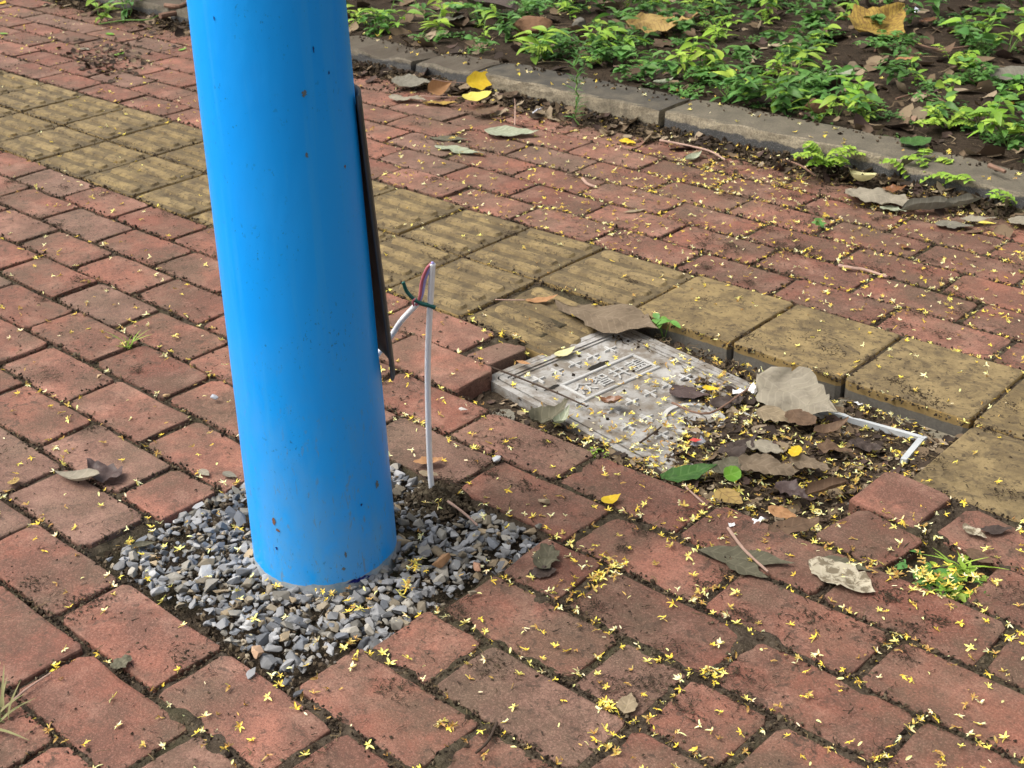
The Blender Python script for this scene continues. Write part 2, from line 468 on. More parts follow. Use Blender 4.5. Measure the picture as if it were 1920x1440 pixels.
ROWS = {-3.0: (.22, .25), -2.5: (.70, .72), -2.0: (.21, .24), -1.5: (.73, .75), -1.0: (.15, .18), -0.5: (.66, .68), 2.0: (.43, .385), 2.5: (.89, .86), 3.0: (.32, .25),
        3.5: (.83, .78), 4.0: (.25, .19), 4.5: (.70, .645), 5.0: (.19, .10), 5.5: (.57, .525), 6.0: (.05, .0), 6.5: (.46, .41), 7.0: (.99, .95), 7.5: (.5, .45)}
CUTS = {2.0: [(11.76, 14.87)], 2.5: [(11.86, 14.92), (15.45, 15.87)], 4.0: [(12.24, 13.68)], 4.5: [(11.73, 13.64)], 5.0: [(11.65, 13.60)], 5.5: [(11.59, 13.53)]}
SPLIT = {4.5: [15.12]}
JOINTS = []           # joint segments (u0, v0, u1, v1)
nb = 0
GAP = 0.062
for v0, (fa, fb) in ROWS.items():
    js = []
    for k in range(-8, 20):
        u = k + fa + (fb - fa) * min(max((k - 6) / 9.0, -0.6), 1.3)
        js.append(u + rnd.uniform(-0.012, 0.012))
    js += SPLIT.get(v0, [])
    js.sort()
    for a, b in zip(js[:-1], js[1:]):
        segs = [(a, b)]
        for (c0, c1) in CUTS.get(v0, []):
            ns = []
            for (p0, p1) in segs:
                if p1 <= c0 or p0 >= c1: ns.append((p0, p1)); continue
                if c0 - p0 > 0.28: ns.append((p0, c0))
                if p1 - c1 > 0.28: ns.append((c1, p1))
            segs = ns
        for (p0, p1) in segs:
            uc, vc = (p0 + p1) / 2, v0 + 0.25
            if not inview(uc, vc, 0, 400): continue
            JOINTS.append((p1, v0, p1, v0 + 0.5)); JOINTS.append((p0, v0, p1, v0)); JOINTS.append((p0, v0 + .5, p1, v0 + .5))
            gp_ = 0.030 if v0 < 0 else (0.040 if v0 < 3.5 else 0.045)
            L = round((p1 - p0 - gp_) / 0.03) * 0.03 + rnd.choice((0.0, -0.012))
            me = slab_mesh(L, 0.472 if v0 < 0 else (0.463 if v0 < 3.5 else 0.460), 0.24, 'b', BRICK, rnd.randrange(6), bev=0.013)
            z = rnd.uniform(-0.010, 0.008)
            tx, ty, rz = rnd.gauss(0, .006), rnd.gauss(0, .005), rnd.gauss(0, .006)
            du = dv = 0.0
            # the loose bricks round the sunken lid and the gravel
            if v0 == 2.5 and 14.8 < uc < 15.5: rz, ty, z = R(-9), R(2), 0.01
            elif v0 == 2.0 and 14.8 < uc < 15.5: rz, tx, z = R(-5), R(3), 0.035
            elif v0 == 2.0 and 15.5 < uc < 16.6: rz, du, dv = R(-4), 0.06, 0.02
            elif v0 == 2.0 and 11.4 < uc < 11.9: z, tx, ty = -0.03, R(3), R(3)
            elif v0 == 4.0 and 13.6 < uc < 14.2: rz, du, dv = R(4), -0.04, 0.0
            elif v0 == 3.0 and 12.3 < uc < 15.6: z, tx = rnd.uniform(-.02, .012), R(rnd.uniform(-1.5, 1.0))
            elif v0 == 2.5 and 10.9 < uc < 11.9: z, ty = 0.012, R(1.2)
            elif v0 == 3.0 and 15.6 < uc: z = 0.006
            o = mk('brick', me, pave, W(uc + du + rnd.gauss(0, .004), vc + dv + rnd.gauss(0, .005), z), (tx, ty, rz + (math.pi if rnd.random() < .5 else 0)))
            nb += 1

# ------------------------------------------------------------------ tactile tiles
def tile_mesh(L, ribbed, seed):
    q = random.Random(seed + (50 if ribbed else 0))
    base = slab_mesh(L, 0.965, 0.24, 'tr' if ribbed else 'ts', TILE, seed, bev=0.014, wob=0.004)
    if not ribbed: return base
    V = [tuple(v.co) for v in base.vertices]; F = [tuple(p.vertices) for p in base.polygons]
    nbars = 4
    for i in range(nbars):
        y = (-0.36 + 0.72 * i / (nbars - 1))
        x0, x1 = -L / 2 + 0.05 + q.uniform(0, .02), L / 2 - 0.05 - q.uniform(0, .02)
        w, hh = 0.066, 0.026
        P = []
        for (ins, z) in ((0.0, -0.004), (0.022, hh)):
            xs = [x0 + ins, x0 + ins + .03, x1 - ins - .03, x1 - ins]
            for (x, yy) in ((xs[0], -w * .4), (xs[1], -w + ins * .8), (xs[2], -w + ins * .8), (xs[3], -w * .4), (xs[3], w * .4), (xs[2], w - ins * .8), (xs[1], w - ins * .8), (xs[0], w * .4)):
                P.append((S * x, S * (y + yy), S * z))
        b = len(V); V += P
        F.append(tuple(b + 8 + k for k in range(8)))
        for k in range(8): F.append((b + k, b + (k + 1) % 8, b + 8 + (k + 1) % 8, b + 8 + k))
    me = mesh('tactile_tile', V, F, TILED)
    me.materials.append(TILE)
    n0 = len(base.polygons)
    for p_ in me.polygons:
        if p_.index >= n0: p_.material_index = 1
    return me
UJ = {k: float(k) for k in range(-8, 20)}
UJ.update({8: 8.10, 9: 9.09, 10: 9.97, 11: 10.90, 12: 11.96, 13: 12.98, 14: 13.97})
TM = {}
for row in (0, 1):
    for k in range(-7, 18):
        if row == 1 and k in (12, 13, 14): continue
        a, b = UJ[k] + (0.03 if row else 0), UJ[k + 1] + (0.03 if row else 0)
        if not inview((a + b) / 2, row + .5, 0, 400): continue
        ribbed = k < 12
        L = round((b - a - 0.03) / 0.02) * 0.02
        key = (round(L, 2), ribbed, rnd.randrange(3))
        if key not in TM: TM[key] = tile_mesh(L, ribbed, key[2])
        z, tx, ty = rnd.uniform(-.008, .006), rnd.gauss(0, .004), rnd.gauss(0, .004)
        if row == 0 and k >= 12: z, tx = 0.012, R(0.6)
        if row == 1 and k == 11: z, tx, ty = -0.055, R(-0.8), R(3.6)
        if row == 1 and k == 15: z, tx, ty = 0.0, R(1.0), R(-0.5)
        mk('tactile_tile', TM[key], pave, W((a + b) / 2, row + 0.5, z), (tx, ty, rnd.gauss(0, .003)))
        JOINTS.append((b, row, b, row + 1)); JOINTS.append((a, row + 1, b, row + 1)); JOINTS.append((a, row, b, row))

# the dirt bed: fills the joints unevenly, spilling over brick edges on the right-hand side
BU0, BV0, BST = -7.0, -3.45, 0.04
BNU, BNV = int(25.0 / BST) + 1, int(11.85 / BST) + 1
JD = np.full((BNV, BNU), 9.0)
for (a0, b0, a1, b1) in JOINTS:
    i0, i1 = int((min(a0, a1) - .25 - BU0) / BST), int((max(a0, a1) + .25 - BU0) / BST) + 1
    j0, j1 = int((min(b0, b1) - .25 - BV0) / BST), int((max(b0, b1) + .25 - BV0) / BST) + 1
    i0, j0, i1, j1 = max(i0, 0), max(j0, 0), min(i1, BNU), min(j1, BNV)
    if i0 >= i1 or j0 >= j1: continue
    uu = BU0 + BST * np.arange(i0, i1)[None, :]; vv = BV0 + BST * np.arange(j0, j1)[:, None]
    dx = np.maximum(np.maximum(min(a0, a1) - uu, uu - max(a0, a1)), 0); dy = np.maximum(np.maximum(min(b0, b1) - vv, vv - max(b0, b1)), 0)
    JD[j0:j1, i0:i1] = np.minimum(JD[j0:j1, i0:i1], np.hypot(dx, dy))
def bed_full(u, v):
    h = bed_h(u, v)
    if in_pit(u, v) or (11.9 < u < 15.07 and .86 < v < 3.06) or in_gravel(u, v) or v < -3.0 or (15.42 < u < 15.88 and 2.5 < v < 3.0): return h
    d = JD[min(max(int(round((v - BV0) / BST)), 0), BNV - 1), min(max(int(round((u - BU0) / BST)), 0), BNU - 1)]
    heavy = min(1.0, max(0.0, (u - 11.5) / 2.0)) * (1.0 if v > 2 else .45) + (.18 if u <= 11.5 else 0)
    if v < 0: heavy = max(heavy, .5)
    rise = .029 + .008 * heavy + .05 * heavy * max(0.0, vn(u * 2.1, v * 2.1, 61) - .20) + (.012 + .012 * heavy) * vn(u * 9, v * 9, 62)
    return h + rise * max(0.0, 1.0 - (d / (.06 + .06 * heavy)) ** 2)
pave.data = grid_mesh('pavement', BU0, BU0 + BST * (BNU - 1), BV0, BV0 + BST * (BNV - 1), BST, bed_full, JOINT)

# ------------------------------------------------------------------ kerb
kerb = empty('kerb', W(9, -3.5, 0)); tag(kerb, kind='structure')
def kerb_stone(u0, u1, z0, z1, seed, mat, broken=0.0, v_off=0.0):
    q = random.Random(seed)
    nx = 14; V = []; F = []
    prof = [(-3.24, -0.35), (-3.245, 0.02), (-3.25, 0.20), (-3.257, 0.268), (-3.275, 0.284), (-3.60, 0.29), (-3.865, 0.286), (-3.885, 0.26), (-3.89, -0.35)]
    m = len(prof)
    uc = (u0 + u1) / 2
    for i in range(nx + 1):
        tt = i / nx; u = u0 + (u1 - u0) * tt
        dz = z0 + (z1 - z0) * tt
        e = 0.0
        if i in (0, nx): e = 0.02
        for j, (v, z) in enumerate(prof):
            up = 1.0 if z > 0.1 else 0.0
            wz = up * (0.016 * vn(u * 4, j * .7, seed) + 0.010 * vn(u * 14, j * .9, seed) - (e if j in (2, 3, 4, 5, 6) else 0)) - up * broken * max(0, vn(u * 2.2, j * .25, seed + 9) + 0.15)
            wv = 0.014 * vn(u * 5, j * 1.3, seed + 3)
            V.append(W(u, v + wv + v_off, z + dz * up + wz) - W(uc, -3.5, 0))
    for i in range(nx):
        for j in range(m - 1):
            a = i * m + j
            F.append((a, a + m, a + m + 1, a + 1))
    F.append(tuple(range(m))); F.append(tuple(nx * m + j for j in range(m - 1, -1, -1)))
    me = mesh('kerb_stone', V, F, mat)
    bm = bmesh.new(); bm.from_mesh(me); bmesh.ops.recalc_face_normals(bm, faces=bm.faces); bm.to_mesh(me); bm.free()
    return mk('kerb_stone', me, kerb, W(uc, -3.5, 0) - kerb.location)
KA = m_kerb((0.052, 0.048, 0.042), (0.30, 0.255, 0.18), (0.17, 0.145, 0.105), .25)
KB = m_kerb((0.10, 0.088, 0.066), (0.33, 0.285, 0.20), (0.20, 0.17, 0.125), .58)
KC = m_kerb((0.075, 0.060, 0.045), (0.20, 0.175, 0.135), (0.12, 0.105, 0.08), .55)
for m_, z_ in ((KA, 3),): m_.name = 'kerb_concrete_grey'
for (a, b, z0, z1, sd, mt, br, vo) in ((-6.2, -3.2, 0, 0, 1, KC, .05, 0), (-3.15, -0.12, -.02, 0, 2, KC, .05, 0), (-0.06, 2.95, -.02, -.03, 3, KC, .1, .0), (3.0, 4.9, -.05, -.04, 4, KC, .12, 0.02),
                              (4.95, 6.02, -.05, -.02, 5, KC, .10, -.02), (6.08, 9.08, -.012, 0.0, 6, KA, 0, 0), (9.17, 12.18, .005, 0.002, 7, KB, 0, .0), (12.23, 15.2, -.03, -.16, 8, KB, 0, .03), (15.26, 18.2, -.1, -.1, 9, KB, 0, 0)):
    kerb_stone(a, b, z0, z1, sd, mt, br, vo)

# ------------------------------------------------------------------ planting bed
def soil_h(u, v):
    return 0.215 + 0.05 * vn(u * .9, v * .9, 3) + 0.035 * vn(u * 3.2, v * 3.2, 4) + 0.014 * vn(u * 9, v * 9, 6) + 0.012 * max(0, -5 - v)
tag(mk('soil', grid_mesh('soil', -9.0, 19.0, -15.5, -3.80, 0.14, soil_h, SOIL)), kind='structure')

# ------------------------------------------------------------------ blue pole
PU, PV = 12.70, 5.00
pole = empty('blue_pole', W(PU, PV, 0))
tag(pole, 'round bright blue painted steel pole standing in the square of grey gravel', 'pole')
def prad(z): return 0.44 - 0.0132 * z
camang = math.atan2(-(CV - PV), CU - PU)            # direction from the pole towards the viewer (world xy)
HA = camang + R(112)                                # middle of the hand-hole, on the far right side of the pole
HW, HZ0, HZ1 = R(33), 1.22, 2.78
def pole_shaft():
    NSEG = 96
    zs = [-0.30, 0.0, 0.03, 0.2, 0.5, 0.8] + [HZ0 + (HZ1 - HZ0) * i / 8 for i in range(9)] + [3.1, 3.6, 4.2, 5, 6, 8, 10, 12, 14]
    V = []; F = []
    for sh, off in ((0, 0.0), (1, -0.026)):
        for z in zs:
            for k in range(NSEG):
                a = HA + 2 * math.pi * k / NSEG
                r = prad(z) + off
                V.append((S * r * math.cos(a), S * r * math.sin(a), S * z))
    nz = len(zs); half = int(round(HW / (2 * math.pi / NSEG)))
    def hole(i, k):
        return HZ0 - 1e-6 <= zs[i] and zs[i + 1] <= HZ1 + 1e-6 and (k < half or k >= NSEG - half)
    for i in range(nz - 1):
        for k in range(NSEG):
            if hole(i, k): continue
            a, b = i * NSEG + k, i * NSEG + (k + 1) % NSEG
            F.append((a, b, b + NSEG, a + NSEG))
            a += nz * NSEG; b += nz * NSEG
            F.append((b, a, a + NSEG, b + NSEG))
    i0 = zs.index(HZ0); i1 = max(i for i, z in enumerate(zs) if z <= HZ1 + 1e-6)
    for i in range(i0, i1):                        # the cut edges of the hand-hole
        for k in (half, NSEG - half):
            a = i * NSEG + k; b = a + NSEG; o = nz * NSEG
            F.append((a, b, b + o, a + o))
    for i in (i0, i1):
        for k in list(range(half)) + list(range(NSEG - half, NSEG)):
            a = i * NSEG + k; b = i * NSEG + (k + 1) % NSEG; o = nz * NSEG
            F.append((a, b, b + o, a + o))
    me = mesh('shaft', V, F, BLUE, True)
    return me
mk('shaft', pole_shaft(), pole)
def curved_plate(a0, a1, z0, z1, r_of, th, mat, name, out=None, na=14, nz=20, shape=None, smooth=True):
    V = []; F = []
    for sh in (0, 1):
        for i in range(nz + 1):
            z = z0 + (z1 - z0) * i / nz
            for k in range(na + 1):
                a = a0 + (a1 - a0) * k / na
                r = r_of(z) + (th if sh == 0 else 0.0)
                dz = shape(k / na, i / nz) if shape else 0
                p = np.array([r * math.cos(a), r * math.sin(a), z + dz])
                if out is not None: p[:2] += np.array(out[:2]) * out[2](i / nz, k / na)
                V.append(tuple(S * p))
    n1 = (na + 1) * (nz + 1)
    for i in range(nz):
        for k in range(na):
            a = i * (na + 1) + k
            F.append((a, a + 1, a + na + 2, a + na + 1))
            b = a + n1
            F.append((b + 1, b, b + na + 1, b + na + 2))
    for i in range(nz):
        for k in (0, na):
            a = i * (na + 1) + k
            F.append((a, a + na + 1, a + na + 1 + n1, a + n1))
    for k in range(na):
        for i in (0, nz):
            a = i * (na + 1) + k
            F.append((a, a + 1, a + 1 + n1, a + n1))
    return mesh(name, V, F, mat, smooth)
# the sprung hand-hole cover, standing off at its foot
hd = (math.cos(HA), math.sin(HA))
DOORM = m_plain('door_steel', (0.05, 0.052, 0.055), 0.5, 0.45, 30, 0.4, 0.5)
door = curved_plate(HA - R(40), HA + R(42), HZ0 + .02, HZ1 + .06, lambda z: prad(z) + 0.012, 0.016, DOORM, 'hand_hole_cover',
                    (hd[0], hd[1], lambda t, k: 0.006 + 0.056 * (1 - t) ** 1.1), shape=lambda k, t: -0.07 * (1 - t) ** 6 * (1 - k))
o = mk('hand_hole_cover', door, pole); o['label'] = 'dark steel cover plate sprung open along the side of the pole'
def pole_patch(x, y, w, h, mat, name, seed, rough=0.5):
    """an irregular flake on the shaft, aimed through the surveyed sight line"""
    d = RC.T @ np.array([(x - 960) / FPX, (y - 720) / FPX, 1.0])
    o_ = CAMP - np.array([PU, -PV, 0]); best = None
    rr = 0.43
    for _ in range(4):
        A = d[0] ** 2 + d[1] ** 2; B = 2 * (o_[0] * d[0] + o_[1] * d[1]); Cc = o_[0] ** 2 + o_[1] ** 2 - rr * rr
        s = (-B - math.sqrt(max(0, B * B - 4 * A * Cc))) / (2 * A); p = o_ + s * d; rr = prad(p[2])
    a0 = math.atan2(p[1], p[0]); z0 = p[2]; q = random.Random(seed)
    n = 22; V = []; rr = prad(z0) + 0.0035
    pts = [(0, 0)] + [(math.cos(2 * math.pi * k / n) * w * .5 * (rough + (1 - rough) * 2 * q.random()), math.sin(2 * math.pi * k / n) * h * .5 * (rough + (1 - rough) * 2 * q.random())) for k in range(n)]
    for (dx, dz) in pts:
        a = a0 + dx / rr
        V.append((S * rr * math.cos(a), S * rr * math.sin(a), S * (z0 + dz)))
    F = [(0, 1 + k, 1 + (k + 1) % n) for k in range(n)]
    return mk(name, mesh(name, V, F, mat), pole)
NAVY = m_plain('navy_undercoat', (0.008, 0.014, 0.16), 0.5, 0.3)
RUST = m_plain('rust', (0.21, 0.105, 0.055), 0.9, 0.5, 90, 0.5)
GREYC = m_plain('grey_scuff', (0.13, 0.16, 0.17), 0.8, 0.4)
for (x, y, w, h, m_, n_, sd) in ((672, 1087, .12, .035, NAVY, 'paint_chip', 1), (694, 1082, .05, .03, NAVY, 'paint_chip', 2), (514, 976, .022, .045, RUST, 'rust_spot', 3), (522, 994, .026, .02, RUST, 'rust_spot', 4),
                              (519, 1027, .012, .02, NAVY, 'paint_chip', 5), (644, 1066, .02, .02, GREYC, 'scuff', 6), (648, 1040, .012, .05, GREYC, 'scuff', 7), (706, 908, .03, .05, GREYC, 'scuff', 8),
                              (646, 312, .015, .018, RUST, 'rust_spot', 9), (402, 34, .008, .02, NAVY, 'paint_chip', 10), (587, 92, .008, .03, NAVY, 'paint_chip', 11), (616, 136, .009, .018, NAVY, 'paint_chip', 12),
                              (575, 290, .012, .03, GREYC, 'scuff', 13), (570, 175, .03, .03, GREYC, 'scuff', 14), (677, 946, .012, .014, NAVY, 'paint_chip', 15)):
    pole_patch(x, y, w, h, m_, n_, sd)

# ------------------------------------------------------------------ gravel
def hull(seed, npt=13):
    q = random.Random(seed); bm = bmesh.new()
    for _ in range(npt):
        v = Vector((q.gauss(0, 1), q.gauss(0, 1), q.gauss(0, 1))).normalized() * q.uniform(.8, 1.0)
        bm.verts.new((v.x, v.y * q.uniform(.7, 1), v.z * .8))
    r = bmesh.ops.convex_hull(bm, input=bm.verts)
    bmesh.ops.delete(bm, geom=[g for g in r['geom_interior'] if isinstance(g, bmesh.types.BMVert)], context='VERTS')
    bmesh.ops.bevel(bm, geom=list(bm.edges), offset=0.07, segments=1, affect='EDGES', clamp_overlap=True)
    bm.verts.index_update()
    V = np.array([v.co[:] for v in bm.verts]); F = [tuple(v.index for v in f.verts) for f in bm.faces]
    bm.free()
    return V, F
HULLS = [hull(i, 10 + i % 5) for i in range(14)]
SCOL = [(0.215, 0.225, 0.245), (0.29, 0.30, 0.325), (0.15, 0.165, 0.195), (0.37, 0.38, 0.40), (0.24, 0.245, 0.26), (0.31, 0.295, 0.265), (0.18, 0.172, 0.155), (0.28, 0.24, 0.18), (0.38, 0.30, 0.20)]
SWT = [18, 20, 12, 12, 13, 14, 10, 10, 6]
def pick_col(q):
    c = q.choices(SCOL, SWT)[0]; k = q.uniform(.58, 1.18)
    return (c[0] * k * 1.03, c[1] * k, c[2] * k * .95)
def gravel_top(u, v):
    e = min(u - 11.62, 13.68 - u, v - 3.97, 6.02 - v)
    return -0.045 + 0.045 * min(1, max(0, e) / 0.16) + 0.02 * vn(u * 3, v * 3, 8)
g = MB(); q = random.Random(5)
def in_gr(u, v):
    # irregular patch: the corners by the bricks stay bare dirt
    if not in_gravel(u, v): return False
    if (u - PU) ** 2 + (v - PV) ** 2 < .425 ** 2: return False
    if v > 5.5 and u > 13.49: return False
    if v > 5.94: return False
    if u < 11.95 and v < 5.75 and vn(u * 5, v * 5, 2) > 0.0 - (u - 11.9) * 2.0: return False
    if u < 12.05 and v > 5.45 and u - 11.6 < (v - 5.0) * .12: return False
    if 12.50 < u < 12.72 and 5.90 < v: return False
    if 12.65 < u < 13.1 and 4.0 < v < 4.27: return False
    return True
placed = []
tries = 0
while len(placed) < 1450 and tries < 90000:
    tries += 1
    u, v = q.uniform(11.60, 13.68), q.uniform(4.0, 6.02)
    if not in_gr(u, v): continue
    s = 0.023 + 0.047 * q.random() ** 1.9
    lay = len(placed) / 1450
    mind = 0.50 if lay > .35 else 0.8
    if any((u - a) ** 2 + (v - b) ** 2 < (mind * (s + c) * .78) ** 2 for a, b, c in placed[-420:]): continue
    placed.append((u, v, s))
    z = gravel_top(u, v) - 0.035 + 0.045 * lay + q.uniform(-.012, .012)
    V, F = HULLS[q.randrange(len(HULLS))]
    M = rotm(q.uniform(-.6, .6), q.uniform(-.6, .6), q.uniform(0, 6.28)) @ np.diag((s * q.uniform(.95, 1.45), s * q.uniform(.75, 1.1), s * q.uniform(.55, .9)))
    g.add(V @ M.T * S + np.array(W(u, v, z)), F, pick_col(q))
tag(mk('gravel', g.build('gravel', STONE)), 'loose blue grey crushed stone gravel round the foot of the blue pole', 'gravel', kind='stuff')

def single_stone(px, py, s, col, label, zz=0.03, seed=0, name='pebble'):
    u, v = G(px, py, zz); V, F = HULLS[seed % 14]
    me = mesh(name, V * S * s * np.array([1.2, .9, .8]), F, STONE, False, [col] * len(V))
    return tag(mk(name, me, None, W(u, v, zz), (rnd.uniform(-.3, .3), rnd.uniform(-.3, .3), rnd.uniform(0, 6))), label, 'stone', None)
single_stone(826, 1050, .068, (.36, .20, .10), 'rusty orange stone lying on the grey gravel right of the pole', .05, 3)
single_stone(895, 1062, .040, (.40, .22, .14), 'small salmon coloured stone at the right edge of the gravel near a brick', .04, 4)
single_stone(482, 1222, .055, (.42, .27, .17), 'tan stone at the front corner of the gravel square', .02, 5)
single_stone(405, 745, .045, (.36, .38, .42), 'small grey stone alone on a red brick left of the pole', .035, 6)
single_stone(930, 861, .045, (.46, .48, .50), 'light grey stone on the brick joint right of the white cable', .035, 7)
single_stone(868, 768, .036, (.62, .58, .54), 'whitish pebble on the red brick left of the manhole lid', .03, 8)
single_stone(312, 741, .028, (.45, .30, .15), 'round ochre seed in the brick joint left of the pole', .025, 9)
single_stone(185, 705, .028, (.46, .32, .18), 'round tan seed on a red brick at far left', .025, 10)
single_stone(156, 590, .028, (.42, .27, .13), 'brown seed in the joint above the green sprout at left', .02, 11)

for k_, (x, y) in enumerate(((330, 1000), (1010, 985), (470, 1262), (885, 1110), (560, 1300), (1020, 940))):
    single_stone(x, y, .03 + .006 * (k_ % 3), pick_col(rnd), ('grey stone spilled onto the brick at the left corner of the gravel', 'grey stone spilled at the right corner of the gravel', 'grey stone at the front tip of the gravel', 'grey stone against the half brick right of the gravel', 'grey stone spilled onto the front brick below the pole', 'grey stone on the brick right of the cable foot')[k_], .03, k_)

# ------------------------------------------------------------------ manhole lid, sunken and skewed in its pit
LT = R(7.0)
LO = (11.75, 2.57)
LL, LB = 3.06, 1.47
def Lp(a, b, z=0.0):
    """lid coordinates (a along, b across) to the plan; the far end has sunk"""
    u = LO[0] + a * math.cos(LT) + b * math.sin(LT)
    v = LO[1] + a * math.sin(LT) - b * math.cos(LT)
    return W(u, v, -0.095 - 0.020 * a + z)
lid = empty('manhole_cover', Lp(0, 0, 0))
tag(lid, 'grey rectangular manhole lid with raised crosses, sunken and half buried in leaf litter', 'manhole cover')
LOC0 = lid.location.copy()
def lbox(a0, a1, b0, b1, z0, z1, mat, name, parent, bev=0.006):
    V = []
    for (ins, z) in ((0, z0), (0, z1 - bev), (bev, z1)):
        for (a, b) in ((a0 + ins, b0 + ins), (a1 - ins, b0 + ins), (a1 - ins, b1 - ins), (a0 + ins, b1 - ins)):
            V.append(Lp(a, b, z) - LOC0)
    F = [(8, 9, 10, 11)] + [(r * 4 + k, r * 4 + (k + 1) % 4, r * 4 + 4 + (k + 1) % 4, r * 4 + 4 + k) for r in range(2) for k in range(4)]
    return mk(name, mesh(name, V, F, mat), parent)
def ring_outline(a0, a1, b0, b1, r, n=5):
    P = []
    for (ca, cb, s0) in ((a1 - r, b0 + r, -90), (a1 - r, b1 - r, 0), (a0 + r, b1 - r, 90), (a0 + r, b0 + r, 180)):
        for k in range(n + 1):
            t = R(s0 + 90 * k / n); P.append((ca + r * math.cos(t), cb + r * math.sin(t)))
    return P
def lring(o1, o2, z0, z1, mat, name, parent):
    n = len(o1); V = []
    for (o_, z) in ((o1, z0), (o1, z1), (o2, z1), (o2, z0)):
        V += [Lp(a, b, z) - LOC0 for a, b in o_]
    F = [(r * n + k, r * n + (k + 1) % n, (r + 1) * n + (k + 1) % n, (r + 1) * n + k) for r in range(3) for k in range(n)]
    return mk(name, mesh(name, V, F, mat), parent)
plate_o = ring_outline(0.115, LL - .115, .115, LB - .115, .03)
n_ = len(plate_o)
Vp = [Lp(a, b, -.10) - LOC0 for a, b in plate_o] + [Lp(a, b, 0.0) - LOC0 for a, b in plate_o]
lidp = mk('lid_plate', mesh('lid_plate', Vp, [tuple(range(n_, 2 * n_))] + [(k, (k + 1) % n_, n_ + (k + 1) % n_, n_ + k) for k in range(n_)], LID), lid)
lring(ring_outline(0, LL, 0, LB, .09), ring_outline(.055, LL - .055, .055, LB - .055, .06), -.14, .016, LID, 'outer_rim', lid)
lring(ring_outline(.068, LL - .068, .068, LB - .068, .05), ring_outline(.120, LL - .120, .120, LB - .120, .03), -.1, .020, LID, 'inner_rim', lid)
lring(ring_outline(.128, LL - .128, .128, LB - .128, .02), ring_outline(.150, LL - .150, .150, LB - .150, .02), -.05, .012, LID, 'bead', lid)
PALE = m_plain('worn_resin', (0.40, 0.395, 0.38), 0.65, 0.55, 25, 0.3)
def cross(a, b):
    V = []; F = []
    for (la, lb, zt) in ((.068, .012, .016), (.012, .068, .0168)):
        n = len(V)
        for (ins, z) in ((0, -.004), (.006, zt)):
            for (x, y) in ((-la + ins, -lb + ins), (la - ins, -lb + ins), (la - ins, lb - ins), (-la + ins, lb - ins)):
                V.append(Lp(a + x, b + y, z) - LOC0)
        F.append((n + 4, n + 5, n + 6, n + 7))
        F += [(n + k, n + (k + 1) % 4, n + 4 + (k + 1) % 4, n + 4 + k) for k in range(4)]
    return mk('raised_cross', mesh('raised_cross', V, F, PALE), lidp)
TB = (0.475, 0.79, 0.36, 1.16)
CC = (1.53, LB / 2)
for i in range(11):
    for j in range(6):
        a, b = 0.30 + i * .246, .30 + j * .195 + (0.0 if i % 2 == 0 else .097)
        if not (.22 < a < LL - .22 and .22 < b < LB - .22): continue
        if TB[0] - .05 < a < TB[1] + .05 and TB[2] - .05 < b < TB[3] + .05: continue
        if LL - TB[1] - .05 < a < LL - TB[0] + .05 and TB[2] - .05 < b < TB[3] + .05: continue
        if (a - CC[0]) ** 2 + (b - CC[1]) ** 2 < .30 ** 2: continue
        cross(a, b)
for (t0, t1) in ((TB[0], TB[1]), (LL - TB[1], LL - TB[0])):
    for (a0, a1, b0, b1) in ((t0, t0 + .028, TB[2], TB[3]), (t1 - .028, t1, TB[2], TB[3]), (t0 + .028, t1 - .028, TB[2], TB[2] + .026), (t0 + .028, t1 - .028, TB[3] - .026, TB[3])):
        lbox(a0, a1, b0, b1, -.004, .016, PALE, 'text_border', lidp)
def circ(r, n=28): return [(CC[0] + r * math.cos(2 * math.pi * k / n), CC[1] + r * math.sin(2 * math.pi * k / n)) for k in range(n)]
lring(circ(.235), circ(.200), -.004, .017, PALE, 'centre_ring', lidp)
# cast lettering, reading across the lid
try:
    cu = bpy.data.curves.new('lettering', 'FONT'); cu.body = '\u4f17\u667a\u4e95\u76d6'; cu.size = 0.185; cu.space_character = 1.06; cu.extrude = 0.006; cu.resolution_u = 2
    to = bpy.data.objects.new('lettering_src', cu); COL.objects.link(to)
    tm = bpy.data.meshes.new_from_object(to.evaluated_get(bpy.context.evaluated_depsgraph_get()))
    xs = [v.co.x for v in tm.vertices]; ys = [v.co.y for v in tm.vertices]
    mx, my = (min(xs) + max(xs)) / 2, (min(ys) + max(ys)) / 2
    for v in tm.vertices:
        x, y, z = v.co
        v.co = Lp((TB[0] + TB[1]) / 2 - (y - my), (TB[2] + TB[3]) / 2 + (x - mx), .006 + z) - LOC0
    tm.materials.clear(); tm.materials.append(PALE)
    bpy.data.objects.remove(to)
    mk('lettering', tm, lidp)
except Exception as ex:
    print('lettering skipped', ex)
DARKH = m_plain('lift_slot_dark', (0.012, 0.010, 0.008), 0.9, 0.3)
def lid_hole(a, b, la, lb, name='lift_slot'):
    V = [Lp(a, b, .003) - LOC0]; n = 16
    qq = random.Random(int(a * 100))
    for k in range(n):
        t = 2 * math.pi * k / n; w = qq.uniform(.7, 1.15)
        V.append(Lp(a + la * w * math.cos(t), b + lb * w * math.sin(t), .004) - LOC0)
    return mk(name, mesh(name, V, [(0, 1 + k, 1 + (k + 1) % n) for k in range(n)], DARKH), lidp)
lid_hole(0.435, .82, .040, .115)
lid_hole(0.46, .30, .022, .08)
